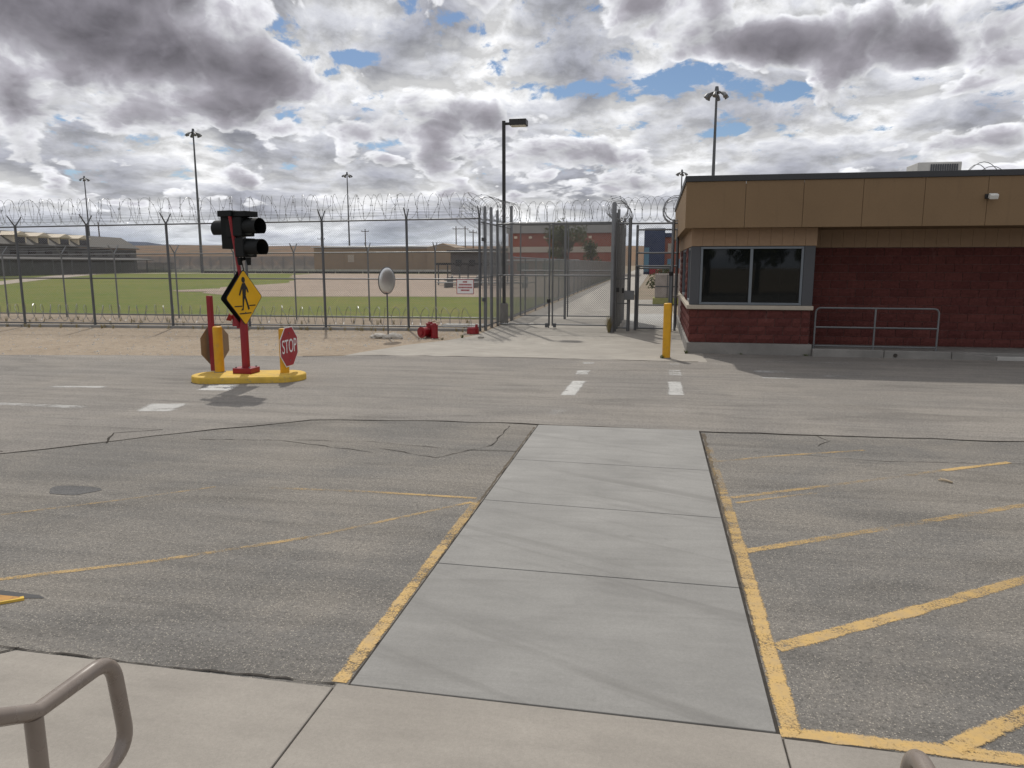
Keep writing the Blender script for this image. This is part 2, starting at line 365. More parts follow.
# ---------------------------------------------------------------- mesh helpers
ORG = {}                                   # world origin of each thing
class MB:
    def __init__(s): s.v = []; s.f = []; s.uv = None
    def face(s, pts):
        i = len(s.v); s.v += [tuple(p) for p in pts]; s.f.append(tuple(range(i, i + len(pts)))); return s
    def box(s, x0, x1, y0, y1, z0, z1):
        return s.hexa([(x0, y0, z0), (x1, y0, z0), (x1, y1, z0), (x0, y1, z0), (x0, y0, z1), (x1, y0, z1), (x1, y1, z1), (x0, y1, z1)])
    def hexa(s, p):
        i = len(s.v); s.v += [tuple(q) for q in p]
        s.f += [tuple(i + k for k in q) for q in ((3, 2, 1, 0), (4, 5, 6, 7), (0, 1, 5, 4), (1, 2, 6, 5), (2, 3, 7, 6), (3, 0, 4, 7))]
        return s
    def obox(s, c, ax, half):
        """box round c, ax = three unit axes, half = three half sizes"""
        c = Vector(c); a = [Vector(q) * h for q, h in zip(ax, half)]
        P = [c + a[0] * i + a[1] * j + a[2] * k for k in (-1, 1) for i, j in ((-1, -1), (1, -1), (1, 1), (-1, 1))]
        return s.hexa(P)
    def prism(s, poly, z0, z1):
        n = len(poly); i = len(s.v)
        s.v += [(x, y, z0) for x, y in poly] + [(x, y, z1) for x, y in poly]
        s.f.append(tuple(i + k for k in reversed(range(n)))); s.f.append(tuple(i + n + k for k in range(n)))
        for k in range(n): s.f.append((i + k, i + (k + 1) % n, i + n + (k + 1) % n, i + n + k))
        return s
    def sheet(s, poly, z):
        return s.face([(x, y, z) for x, y in poly])
    def tube(s, pts, r, n=8, caps=True, closed=False):
        pts = [Vector(p) for p in pts]; m = len(pts); rr = r if isinstance(r, (list, tuple)) else [r] * m
        i = len(s.v); up = None
        for k, p in enumerate(pts):
            if closed: d = pts[(k + 1) % m] - pts[k - 1]
            else: d = pts[min(k + 1, m - 1)] - pts[max(k - 1, 0)]
            d = d.normalized() if d.length > 1e-9 else Vector((0, 0, 1))
            if up is None:
                up = Vector((0, 0, 1)) if abs(d.z) < .9 else Vector((1, 0, 0))
            a = up - d * up.dot(d)
            a = a.normalized() if a.length > 1e-6 else d.orthogonal().normalized()
            up = a; b = d.cross(a)
            for j in range(n):
                t = 2 * math.pi * j / n; q = p + (a * math.cos(t) + b * math.sin(t)) * rr[k]
                s.v.append(tuple(q))
        for k in range(m if closed else m - 1):
            k2 = (k + 1) % m
            for j in range(n):
                s.f.append((i + k * n + j, i + k * n + (j + 1) % n, i + k2 * n + (j + 1) % n, i + k2 * n + j))
        if caps and not closed:
            s.f.append(tuple(i + j for j in reversed(range(n)))); s.f.append(tuple(i + (m - 1) * n + j for j in range(n)))
        return s
    def post(s, x, y, z0, z1, r, n=10): return s.tube([(x, y, z0), (x, y, z1)], r, n)
    def build(s, name, m, parent=None, smooth=False, bevel=0):
        o0 = ORG.get(parent.name, Vector((0, 0, 0))) if parent else Vector((0, 0, 0))
        me = bpy.data.meshes.new(name)
        me.from_pydata([(x - o0.x, y - o0.y, z - o0.z) for x, y, z in s.v], [], s.f)
        if s.uv:
            ul = me.uv_layers.new(name='UVMap')
            for li, uv in enumerate(s.uv): ul.data[li].uv = uv
        me.materials.append(MATS[m]); me.update()
        if smooth: me.polygons.foreach_set('use_smooth', [True] * len(me.polygons))
        o = bpy.data.objects.new(name, me); col.objects.link(o)
        if smooth: 
            md = o.modifiers.new('e', 'EDGE_SPLIT'); md.split_angle = R(40)
        if bevel:
            md = o.modifiers.new('b', 'BEVEL'); md.width = bevel; md.segments = 2; md.limit_method = 'ANGLE'
        if parent:
            o.parent = parent; ORG[o.name] = o0
        else: ORG[o.name] = Vector((0, 0, 0))
        return o
def tag(o, label=None, cat=None, group=None, kind=None):
    if label: o['label'] = label
    if cat: o['category'] = cat
    if group: o['group'] = group
    if kind: o['kind'] = kind
    return o
def thing(name, label, cat, loc=(0, 0, 0), group=None):
    o = bpy.data.objects.new(name, None); o.empty_display_size = .2; col.objects.link(o)
    o.location = loc; ORG[o.name] = Vector(loc)
    return tag(o, label, cat, group)
def struct(name, mb, m, parent=None, **k):
    o = mb.build(name, m, parent, **k)
    if not parent: o['kind'] = 'structure'
    return o
def inst(src, name, parent, loc, rotz=0.0):
    """another piece that shares its mesh with src"""
    o = bpy.data.objects.new(name, src); col.objects.link(o); o.parent = parent
    o.location = Vector(loc) - ORG.get(parent.name, Vector((0, 0, 0))); o.rotation_euler = (0, 0, rotz); return o
def text_mesh(body, size, extrude=.002):
    cu = bpy.data.curves.new('letters', 'FONT'); cu.body = body; cu.size = size; cu.extrude = extrude
    cu.align_x = 'CENTER'; cu.align_y = 'CENTER'
    to = bpy.data.objects.new('letters', cu); col.objects.link(to)
    dg = bpy.context.evaluated_depsgraph_get(); me = bpy.data.meshes.new_from_object(to.evaluated_get(dg))
    vs = [tuple(v.co) for v in me.vertices]; fs = [tuple(p.vertices) for p in me.polygons]
    bpy.data.objects.remove(to); bpy.data.curves.remove(cu); bpy.data.meshes.remove(me)
    return vs, fs
def smooth_path(pts, r=.08, n=5):
    """round the corners of a polyline"""
    P = [Vector(p) for p in pts]; out = [P[0]]
    for a, b, c in zip(P, P[1:], P[2:]):
        d1 = (a - b).normalized(); d2 = (c - b).normalized(); rr = min(r, (a - b).length * .49, (c - b).length * .49)
        s, e = b + d1 * rr, b + d2 * rr
        for k in range(n + 1):
            t = k / n; out.append((1 - t) ** 2 * s + 2 * t * (1 - t) * b + t * t * e)
    out.append(P[-1]); return out

# ---------------------------------------------------------------- ground, road, pavements
def jag(pts, amp, step, seed):
    """a polyline with small irregularities"""
    rg = random.Random(seed); out = []
    for a, b in zip(pts, pts[1:]):
        L = math.dist(a, b); k = max(1, int(L / step)); dx, dy = (b[0] - a[0]) / L, (b[1] - a[1]) / L
        for i in range(k):
            t = i / k; o = rg.uniform(-amp, amp) if i else rg.uniform(-amp, amp) * .3
            out.append((a[0] + (b[0] - a[0]) * t - dy * o, a[1] + (b[1] - a[1]) * t + dx * o))
    out.append(pts[-1]); return out

gm = MB(); gm.sheet([(-4000, -300), (4000, -300), (4000, 5000), (-4000, 5000)], -.03)
struct('ground', gm, 'plain')
SEAM = jag([(-60, 4.0), (-14, 4.6), (-9.5, 6.0), (-7.4, 7.15), (-6.0, 8.5), (-4.73, 9.55), (-3.2, 9.82), (-1.78, 9.88), (.67, 9.84), (4.57, 10.02), (20, 10.6), (60, 12)], .035, .35, 3)
lot = MB(); lot.sheet([(-60, -20)] + [(60, -20)] + SEAM[::-1], 0.0)
lot_o = struct('parking_lot', lot, 'lot_asphalt')
FAR = jag([(-60, 9.5), (-30, 13.2), (-15.2, 15.2), (-11, 15.9), (-8.2, 16.3), (-6.4, 16.8), (-3.3, 17.0), (1.2, 17.0)], .05, .4, 4)
road = MB(); road.sheet(SEAM + [(60, 18.66), (1.2, 18.66)] + FAR[::-1], 0.004)
road_o = struct('road', road, 'road_asphalt')
# gritty dirt strip between the road and the fence
DIRT_TOP = [(-60, 22.0), (-60, 45)]
d = MB(); d.sheet([(-60, 8)] + [(-60, 30), (-5.6, 30), (-5.3, 22.9), (-5.2, 21.7), (-5.6, 20.4), (-6.2, 19.1), (-6.5, 18), (-6.6, 16), (-8.3, 15)], -.008)
struct('dirt_strip', d, 'dirt')
# concrete apron running through the gates
ap = MB(); ap.sheet([(-7.4, 16.2), (1.3, 16.2), (1.3, 18.7), (.82, 18.72), (.82, 30), (.82, 46), (-1.4, 46), (-1.4, 260), (-6.6, 260), (-5.6, 60), (-5.4, 30), (-5.4, 22.4), (-5.5, 21.7), (-5.9, 20.5), (-6.6, 19.2), (-6.9, 18.2), (-7.2, 17.3)], -.002)
struct('apron', ap, 'apron_concrete')

# the pale concrete crossing, cast in five panels with open joints
cw = MB(); cw.sheet([(-1.53, 3.36), (.645, 3.36), (.645, 9.84), (-1.53, 9.84)], .002)
walk_o = struct('crossing_walk', cw, 'crack')
YJ = [3.363, 4.99, 6.50, 7.98, 9.82]
for k in range(4):
    y0, y1 = YJ[k] + .005, YJ[k + 1] - .005
    m_ = MB(); x0, x1 = -1.515, .625
    skew = [0.0, -.02, -.1, -.06, .06]
    e0, e1 = skew[k], skew[k + 1]
    m_.hexa([(x0, y0, -.1), (x1, y0 + e0, -.1), (x1, y1 + e1, -.1), (x0, y1, -.1), (x0, y0, .012), (x1, y0 + e0, .012), (x1, y1 + e1, .012), (x0, y1, .012)])
    m_.build('panel', 'slab_concrete', walk_o, bevel=.004)
# front pavement of the building the photo was taken from
sw = MB(); sw.sheet([(-3.54, 3.33), (6.0, 3.33), (6.0, .2), (-4.3, .2), (-4.3, 2.7)], .001)
side_o = struct('pavement', sw, 'crack')
def panel(poly, top=.011, m='walk_concrete'):
    m_ = MB(); m_.prism(poly, -.1, top); return m_.build('panel', m, side_o, bevel=.007)
panel([(-4.3, .2), (-1.603, .2), (-1.594, 3.325), (-3.53, 3.335), (-4.3, 2.72)])
panel([(-1.592, .2), (.654, .2), (.645, 3.357), (-1.586, 3.362)])
panel([(.661, .2), (3.0, .2), (3.0, 3.30), (.653, 3.325)])
panel([(3.012, .2), (6.0, .2), (6.0, 3.30), (3.012, 3.30)])

# cracks and open seams in the asphalt
def strip(mb, pts, widths, z):
    pts = [Vector((p[0], p[1], 0)) for p in pts]
    L = []; Rr = []
    for k, p in enumerate(pts):
        dd = (pts[min(k + 1, len(pts) - 1)] - pts[max(k - 1, 0)]).normalized(); nn = Vector((-dd.y, dd.x, 0))
        w = widths[k] / 2
        L.append(p + nn * w); Rr.append(p - nn * w)
    i = len(mb.v)
    for a, b in zip(L, Rr): mb.v += [(a.x, a.y, z), (b.x, b.y, z)]
    for k in range(len(pts) - 1):
        mb.f.append((i + 2 * k, i + 2 * k + 1, i + 2 * k + 3, i + 2 * k + 2))
    tot = sum((pts[k + 1] - pts[k]).length for k in range(len(pts) - 1)); acc = 0; us = []
    for k in range(len(pts)):
        us.append(acc / tot)
        if k < len(pts) - 1: acc += (pts[k + 1] - pts[k]).length
    if mb.uv is None: mb.uv = []
    for k in range(len(pts) - 1):
        mb.uv += [(0, us[k]), (1, us[k]), (1, us[k + 1]), (0, us[k + 1])]
def crack(pts, w, parent, z, seed, amp=.02, step=.12):
    rg = random.Random(seed); p = jag(pts, amp, step, seed)
    m_ = MB(); strip(m_, p, [w * rg.uniform(.15, 1.5) for _ in p], z); return m_.build('crack', 'crack', parent)
vis = [p for p in SEAM if -12 < p[0] < 12]
rg = random.Random(5)
m_ = MB(); strip(m_, vis, [(.030 if p[0] > -2 else .018) * rg.uniform(.4, 1.3) for p in vis], .0075); m_.build('crack', 'crack', road_o)
crack([(-6.6, 7.8), (-6.9, 8.3), (-6.4, 8.6)], .025, lot_o, .006, 11)
crack([(-7.5, 7.2), (-8.4, 7.5), (-9.5, 7.2)], .016, lot_o, .006, 12)
crack([(-7.9, 7.6), (-8.5, 8.1), (-9.4, 8.2)], .014, lot_o, .003, 21)
crack([(-6.9, 7.7), (-7.4, 8.1), (-7.3, 8.5), (-7.9, 8.7)], .014, lot_o, .003, 22)
crack([(-8.6, 6.7), (-8.2, 7.0), (-7.6, 7.05)], .012, lot_o, .003, 23)
crack([(-5.6, 8.2), (-4.6, 8.35), (-3.2, 8.0)], .010, lot_o, .003, 24)
crack([(2.0, 9.3), (2.2, 9.6), (2.1, 9.9)], .010, lot_o, .003, 25)
crack([(1.2, 8.9), (2.6, 8.7), (4.4, 8.9)], .007, lot_o, .003, 26)
crack([(-4.4, 8.4), (-3.4, 8.5), (-2.2, 8.3), (-1.55, 8.35)], .010, lot_o, .006, 13)
crack([(-3.2, 8.2), (-2.4, 7.9), (-1.9, 8.6), (-1.9, 9.7)], .012, lot_o, .006, 14)
crack([(-4.4, 3.42), (-3.55, 3.36), (-2.6, 3.345), (-1.6, 3.37)], .013, lot_o, .006, 15, .008, .07)
crack([(-3.55, 3.37), (-3.9, 3.0), (-4.5, 2.5)], .016, lot_o, .006, 16, .01, .08)
crack([(.66, 3.335), (1.4, 3.315), (2.2, 3.31), (4, 3.31)], .016, lot_o, .0065, 17, .006, .07)
crack([(.636, 3.36), (.64, 5), (.64, 7), (.645, 9.8)], .012, lot_o, .0035, 18, .010, .06)
crack([(-1.525, 3.4), (-1.525, 6), (-1.53, 9.8)], .010, lot_o, .0035, 19, .006, .08)
crack([(-8.2, 16.25), (-6.4, 16.8), (-3.3, 17.0), (1.0, 17.0)], .05, road_o, .008, 20, .03, .25)
rg = random.Random(77)
pj = jag([(.66, 4.2), (.66, 6.0), (.665, 8.0), (.67, 9.75)], .012, .07, 78)
m_ = MB(); strip(m_, pj, [rg.uniform(.02, .065) * (1 if 5 < p[1] else .6) for p in pj], .0018); m_.build('joint_dirt', 'joint_dirt', lot_o)
pj = jag([(-1.55, 3.5), (-1.55, 6.4), (-1.555, 9.7)], .006, .07, 79)
m_ = MB(); strip(m_, pj, [rg.uniform(.008, .03) for p in pj], .0018); m_.build('joint_dirt', 'joint_dirt', lot_o)
m_ = MB(); m_.sheet([(-5.55 + .25 * math.cos(t) * (1 + .2 * math.sin(3 * t)), 6.05 + .17 * math.sin(t) * (1 + .2 * math.cos(2 * t))) for t in [k * math.pi / 9 for k in range(18)]], .003)
m_.build('oil_stain', 'patch_asphalt', lot_o)

# painted markings: v in the UV map says how worn the line is along its length
def line(pts, w, parent, z, m='yellow_paint', wear=None):
    pts = [(x, y) for x, y in pts]; fine = []; wr = []
    wear = wear or [0] * len(pts)
    for (a, b), (wa, wb) in zip(zip(pts, pts[1:]), zip(wear, wear[1:])):
        k = max(2, int(math.dist(a, b) / .12))
        for i in range(k):
            t = i / k; fine.append((a[0] + (b[0] - a[0]) * t, a[1] + (b[1] - a[1]) * t)); wr.append(wa + (wb - wa) * t)
    fine.append(pts[-1]); wr.append(wear[-1])
    rg = random.Random(int(pts[0][0] * 100 + pts[0][1] * 7))
    m_ = MB(); strip(m_, fine, [w * rg.uniform(.93, 1.07) for _ in fine], z)
    m_.uv = []
    for k in range(len(fine) - 1): m_.uv += [(0, wr[k]), (1, wr[k]), (1, wr[k + 1]), (0, wr[k + 1])]
    return m_.build('painted_line', m, parent)
Z1 = .0025
line([(-1.585, 3.385), (-1.58, 4.4), (-1.58, 5.6), (-1.575, 6.52)], .105, lot_o, Z1 + .001, wear=[0, .05, .25, .65])
line([(-1.60, 6.56), (-2.6, 6.56), (-3.7, 6.50)], .065, lot_o, Z1, wear=[.25, .5, .8])
line([(-1.62, 6.44), (-2.75, 5.27)], .06, lot_o, Z1, wear=[.35, .75])
line([(-2.7, 5.32), (-3.6, 4.66), (-4.46, 4.16), (-5.4, 3.6)], .075, lot_o, Z1, wear=[.5, .4, .1, .1])
line([(-4.24, 6.42), (-4.9, 5.86), (-5.63, 5.31)], .05, lot_o, Z1, wear=[.6, .7, .6])
line([(.70, 3.345), (.705, 4.4), (.71, 5.6), (.715, 7.0), (.69, 9.1)], .115, lot_o, Z1 + .001, wear=[-.1, 0, .2, .45, .95])
line([(.645, 3.385), (1.05, 3.385), (1.7, 3.38), (2.6, 3.37), (4.5, 3.36)], .105, lot_o, Z1 + .002, wear=[-.2, -.2, -.1, 0, 0])
line([(.75, 4.20), (1.6, 4.78), (2.6, 5.50), (4.2, 6.6)], .12, lot_o, Z1, wear=[.1, .05, .35, .3])
line([(.75, 5.68), (2.0, 6.45), (3.4, 7.32), (5, 8.3)], .105, lot_o, Z1, wear=[.2, .6, .45, .3])
line([(.77, 7.03), (1.7, 7.58), (2.6, 8.12), (3.12, 8.45)], .085, lot_o, Z1, wear=[.3, .6, .85, .7])
line([(3.1, 8.43), (3.94, 8.92)], .085, lot_o, Z1 + .001, wear=[.1, .15])
line([(.80, 6.88), (1.3, 7.18), (1.8, 7.45)], .05, lot_o, Z1, wear=[.4, .6, .9])
line([(.74, 8.35), (1.42, 8.72), (2.5, 9.2)], .07, lot_o, Z1, wear=[.8, .45, .6])
line([(1.40, 3.40), (1.86, 3.76), (2.6, 4.35)], .115, lot_o, Z1 + .003, wear=[0, .2, .1])
def dash(poly, wear):
    m_ = MB(); m_.sheet(poly, .0065); m_.uv = [(0, wear), (1, wear), (1, wear), (0, wear)]
    return m_.build('crossing_mark', 'white_paint', road_o)
for poly, w in [([(-1.54, 12.2), (-1.24, 12.24), (-1.20, 13.8), (-1.50, 13.75)], .1), ([(-1.56, 14.6), (-1.24, 14.65), (-1.22, 15.2), (-1.55, 15.15)], .25), ([(-1.56, 16.2), (-1.24, 16.24), (-1.24, 16.5), (-1.56, 16.46)], .45), ([(-1.53, 10.5), (-1.22, 10.54), (-1.22, 11.0), (-1.53, 10.96)], .95),
                ([(.25, 12.55), (.56, 12.6), (.56, 14.05), (.26, 14.0)], .2), ([(.28, 14.8), (.60, 14.85), (.61, 15.6), (.29, 15.55)], .4), ([(.30, 16.4), (.63, 16.42), (.63, 16.65), (.30, 16.63)], .6), ([(.24, 11.0), (.53, 11.05), (.53, 11.5), (.24, 11.45)], .95),
                ([(-10.7, 11.25), (-9.5, 11.42), (-9.55, 11.58), (-10.75, 11.4)], .3), ([(-11.8, 9.70), (-8.3, 9.66), (-8.3, 9.86), (-11.8, 9.86)], .5), ([(-7.66, 9.62), (-7.0, 9.74), (-7.16, 10.34), (-7.82, 10.2)], .25), ([(-7.86, 11.5), (-7.2, 11.55), (-7.32, 12.15), (-7.98, 12.05)], .1),
                ([(1.95, 15.55), (2.75, 15.6), (2.75, 15.9), (1.95, 15.85)], .5), ([(2.0, 14.75), (2.7, 14.75), (2.7, 14.92), (2.0, 14.95)], .5), ([(3.2, 15.2), (3.8, 15.2), (3.8, 15.4), (3.2, 15.4)], .75), ([(1.9, 17.3), (5.5, 17.4), (5.5, 17.5), (1.9, 17.4)], .75)]:
    dash(poly, w)

# sports field beyond the fences
lw = MB(); lw.sheet([(-160, 24.6), (-6.0, 28.6), (-6.0, 30), (-6.3, 150), (-125, 165), (-160, 165)], .004)
struct('lawn', lw, 'lawn')
inf = MB(); inf.sheet(jag([(-6.3, 48), (-17.7, 46.6), (-22.9, 45.5), (-27, 44.8), (-33, 50), (-39, 62), (-40, 76), (-47, 92), (-57, 110), (-66, 128), (-70, 146), (-6.4, 146)], .5, 3, 6), .016)
struct('infield', inf, 'infield')
gs = MB(); gs.sheet(jag([(-29.5, 56), (-33, 52.2), (-36, 51.5), (-38.5, 54), (-37.5, 58), (-33, 60)], .3, 2, 8) , .03)
struct('dirt_patch', gs, 'infield')
pt = MB(); pt.sheet([(-50, 47), (-62.4, 60.5), (-80, 86), (-104, 124), (-112, 138), (-60, 150), (-60, 156), (-118, 146), (-122, 140), (-86, 88), (-72, 69), (-58, 50)], .02)
struct('field_path', pt, 'field_path')
# distant ridges
def ridge(name, m, y0, prof, depth):
    m_ = MB(); n_ = len(prof); rows = 6
    for r_ in range(rows + 1):
        t = r_ / rows; h = math.sin(t * math.pi / 2)
        for x, z in prof: m_.v.append((x * (1 + t * depth / y0), y0 + depth * t, -2 + (z + 2) * h))
    for r_ in range(rows):
        for k in range(n_ - 1):
            a = r_ * n_ + k; m_.f.append((a, a + 1, a + n_ + 1, a + n_))
    return struct(name, m_, m, smooth=True)
rg = random.Random(9)
def prof(x0, x1, n_, base, amp, f):
    return [(x0 + (x1 - x0) * k / n_, base(k / n_) + amp * mnoise.fractal((k * f, 1.3, 0), 1.0, 2.0, 4)) for k in range(n_ + 1)]
ridge('hillside', 'hillside', 620, prof(-900, 500, 90, lambda t: 25 - 8 * t, 2.2, .12), 160)
ridge('mountains', 'mountain', 3000, prof(-4200, 2600, 90, lambda t: 62 + 60 * math.exp(-((t - .26) / .09) ** 2), 26, .16), 700)

# ---------------------------------------------------------------- guard building
bld = thing('guard_building', 'flat roofed guard building of red block with tan fascia on the right', 'building', (.83, 18.7, 0))
XL, YF, XR, YB, YR = .83, 18.7, 14.0, 28.6, 19.85      # left wall, bay front, right end, back, recessed front
XB = 3.70                                               # right end of the window bay
ZP, ZS, ZW, ZT = .27, 1.09, 2.60, 3.02                  # plinth, sill, window head, soffit
m_ = MB(); m_.box(XL - .03, XB + .02, YF - .03, YF + .35, -.1, ZP); m_.box(XL - .03, XL + .3, YF + .36, YB, -.1, ZP)
m_.build('plinth', 'kerb_concrete', bld, bevel=.01)
def wall(b): 
    return b.build('wall', 'mortar', bld)
wall(MB().box(XL + .05, XB - .05, YF + .034, YF + .28, ZP + .002, ZS - .002))                 # bay below the sill
wall(MB().box(XL + .034, XL + .25, YF + .29, YB, ZP + .002, ZS - .002))                        # left side below the sill
wall(MB().box(XB - .26, XB - .05, YF + .30, YR + .02, ZP + .003, 2.56))                       # bay return
wall(MB().box(XB - .04, XR, YR + .014, YR + .25, .05, 2.575))                                 # recessed front
wall(MB().box(XL + .3, XR, YB, YB + .2, 0, 3.9))
wall(MB().box(XR + .01, XR + .2, YR + .3, YB - .01, 0, 3.9))
# split-face blocks, each a piece
def block_mesh(L, h, rgb):
    """one block with its face towards -Y, roughly split"""
    m_ = bpy.data.meshes.new('block'); nx, nz = 4, 2; v = []; f = []; q = .012
    for j in range(nz + 1):
        for i in range(nx + 1):
            e = (i in (0, nx)) or (j in (0, nz))
            v.append((i * L / nx, (-.004 if e else -.018 - rgb.random() * .016), j * h / nz))
    for j in range(nz):
        for i in range(nx):
            a = j * (nx + 1) + i; f.append((a, a + 1, a + nx + 2, a + nx + 1))
    b0 = len(v); v += [(0, .06, 0), (L, .06, 0), (L, .06, h), (0, .06, h)]
    c = [0, nx, (nz + 1) * (nx + 1) - 1, nz * (nx + 1)]
    f += [(b0, b0 + 1, *range(nx, -1, -1)), (b0 + 1, b0 + 2, *[nx + k * (nx + 1) for k in range(nz, -1, -1)]),
          (b0 + 2, b0 + 3, *[nz * (nx + 1) + k for k in range(0, nx + 1)]), (b0 + 3, b0, *[k * (nx + 1) for k in range(0, nz + 1)])]
    m_.from_pydata(v, [], f); m_.materials.append(MATS['red_block']); m_.update(); return m_
rgb = random.Random(21)
FULL = [block_mesh(.388, .190, rgb) for _ in range(6)]; HALF = [block_mesh(.188, .190, rgb) for _ in range(3)]
def courses(x0, x1, y, z0, n, side=False):
    """running bond; side=True lays them along the left wall (x is then the y coordinate)"""
    for r_ in range(n):
        x = x0
        if r_ % 2: piece = [(HALF, .2)]
        else: piece = []
        while x < x1 - .15:
            src, L = (HALF, .2) if (r_ % 2 and x == x0) or x + .4 > x1 + .01 else (FULL, .4)
            if side: inst(rgb.choice(src), 'block', bld, (y, x + L - .012, z0 + r_ * .2 + .005), R(-90))
            else: inst(rgb.choice(src), 'block', bld, (x + .006, y + rgb.uniform(-.003, .003), z0 + r_ * .2 + .005))
            x = round(x + L, 4)
courses(XL + .02, 3.63, YF + .02, ZP + .01, 4)
courses(YF + .09, 25.0, XL + .02, ZP + .01, 4, True)
courses(XB + .0, 10.1, YR, .17, 12)
# sill, window of the bay
sil = MB().box(XL - .06, XB + .0, YF - .06, YF + .30, ZS, ZS + .10); sil.box(XL - .06, XL + .28, YF + .31, 26.0, ZS, ZS + .10)
sil.build('sill', 'sill', bld, bevel=.012)
def window(x0, x1, z0, z1, y, cols, fw=.055, dep=.10):
    fr = MB(); fr.box(x0, x1, y, y + dep, z1 - fw, z1); fr.box(x0, x1, y, y + dep, z0, z0 + fw)
    xs = [x0] + [x0 + (x1 - x0) * k / cols for k in range(1, cols)] + [x1]
    fr.box(x0, x0 + fw, y + .002, y + dep, z0 + fw, z1 - fw); fr.box(x1 - fw, x1, y + .002, y + dep, z0 + fw, z1 - fw)
    for xm in xs[1:-1]: fr.box(xm - fw * .6, xm + fw * .6, y - .004, y + dep, z0 + fw, z1 - fw)
    w = fr.build('window', 'frame_metal', bld, bevel=.004)
    for a, b in zip(xs, xs[1:]):
        MB().box(a + .03, b - .03, y + .045, y + .053, z0 + .03, z1 - .03).build('pane', 'window_glass', w)
    return w
window(1.06, 3.43, ZS + .11, ZW - .01, YF + .03, 2)
m_ = MB().box(XL, 1.055, YF + .02, YF + .25, ZS + .102, ZW); m_.build('corner_panel', 'panel_grey', bld, bevel=.006)
m_ = MB().box(3.435, XB - .02, YF + .02, YF + .25, ZS + .102, ZW); m_.build('corner_panel', 'panel_grey', bld, bevel=.006)
# windows down the left side
def side_window(y0, y1):
    fr = MB(); z0, z1 = ZS + .11, ZW - .01; x = XL + .03; fw = .06
    fr.box(x, x + .1, y0, y1, z0, z0 + fw); fr.box(x, x + .1, y0, y1, z1 - fw, z1)
    fr.box(x + .002, x + .1, y0, y0 + fw, z0 + fw, z1 - fw); fr.box(x + .002, x + .1, y1 - fw, y1, z0 + fw, z1 - fw)
    w = fr.build('window', 'frame_metal', bld, bevel=.004)
    MB().box(x + .045, x + .053, y0 + .03, y1 - .03, z0 + .03, z1 - .03).build('pane', 'window_glass', w)
side_window(YF + .26, 20.9); side_window(22.0, 24.9)
for y0, y1 in ((20.91, 21.99), (24.91, 28.6)):
    MB().box(XL + .034, XL + .25, y0, y1, ZS + .102, ZW - .002).build('wall', 'mortar', bld)
for r_ in range(7):
    for y0, y1 in ((20.92, 21.98), (24.95, 26.6)):
        x = y0
        while x < y1 - .2:
            src, L = (HALF, .2) if (r_ % 2 and x == y0) or x + .4 > y1 + .02 else (FULL, .4)
            inst(rgb.choice(src), 'block', bld, (XL + .02, x + L - .012, ZS + .105 + r_ * .2), R(-90)); x = round(x + L, 4)
# room behind the glass
rm = MB(); rm.box(XL + .35, XB - .3, YF + 3.2, YF + 3.3, .3, 2.9); rm.box(XL + .35, XB - .3, YF + .5, YF + 3.2, .25, .29); rm.box(XL + .35, XB - .3, YF + .5, YF + 3.2, 2.92, 2.96)
rm.box(XB - .3, XB - .27, YF + .4, YF + 3.2, .3, 2.9)
rm.build('room', 'interior', bld)
dk = MB(); dk.box(1.3, 3.2, YF + .6, YF + 1.2, .95, 1.0); dk.box(1.5, 1.95, YF + .75, YF + .8, 1.05, 1.38); dk.box(2.5, 2.95, YF + .7, YF + .75, 1.05, 1.36)
dk.build('desk', 'panel_grey', bld)
# tan stucco band under the soffit, in narrow boards
def boards(x0, x1, y, z0, z1, w):
    n_ = max(1, round((x1 - x0) / w)); me = None
    for k in range(n_):
        a = x0 + (x1 - x0) * k / n_
        if me is None:
            b = MB().box(a + .0015, a + (x1 - x0) / n_ - .0015, y, y + .06, z0, z1).build('board', 'band_tan', bld, bevel=.003); me = b
        else:
            o = me.copy(); col.objects.link(o); o.parent = bld; o.location = (a - x0, rgb.uniform(-.002, .002), 0)
boards(XL, XB, YF, ZW + .003, ZT - .002, .26)
boards(XB + .03, 10.1, YR - .01, 2.58, ZT - .002, .26)
MB().box(XL + .01, XL + .24, YF + .065, YB - .01, ZW + .003, ZT - .003).build('band', 'band_tan', bld)
MB().box(XL + .25, XB, YF + .065, YF + .25, ZW + .003, ZT - .003).build('band', 'band_tan', bld)
MB().box(XB + .02, XR - .01, YR + .055, YR + .25, 2.578, ZT - .003).build('band', 'band_tan', bld)
# soffit, fascia panels and coping
FX, FY, FT = .645, 18.2, 4.06
MB().box(FX + .05, XR + .3, FY + .05, YB + .2, ZT, ZT + .05).build('soffit', 'fascia', bld)
MB().box(FX + .06, XR + .25, FY + .06, YB + .15, ZT + .06, FT - .06).build('roof', 'roof_grey', bld)
fx = [FX] + [1.98 + 1.265 * k for k in range(0, 10)]
for a, b in zip(fx, fx[1:]):
    MB().box(a + .004, b - .004, FY, FY + .045, ZT - .01, FT).build('fascia_panel', 'fascia', bld, bevel=.004)
fy = [FY + .047 + 1.7 * k for k in range(0, 7)]
for a, b in zip(fy, fy[1:]):
    MB().box(FX + .001, FX + .046, a + .004, b - .004, ZT - .01, FT).build('fascia_panel', 'fascia', bld, bevel=.004)
cp = MB(); cp.box(FX - .03, XR + .33, FY - .03, FY + .14, FT + .003, FT + .135); cp.box(FX - .03, FX + .14, FY + .142, YB + .2, FT + .003, FT + .135)
cp.build('coping', 'coping', bld, bevel=.008)
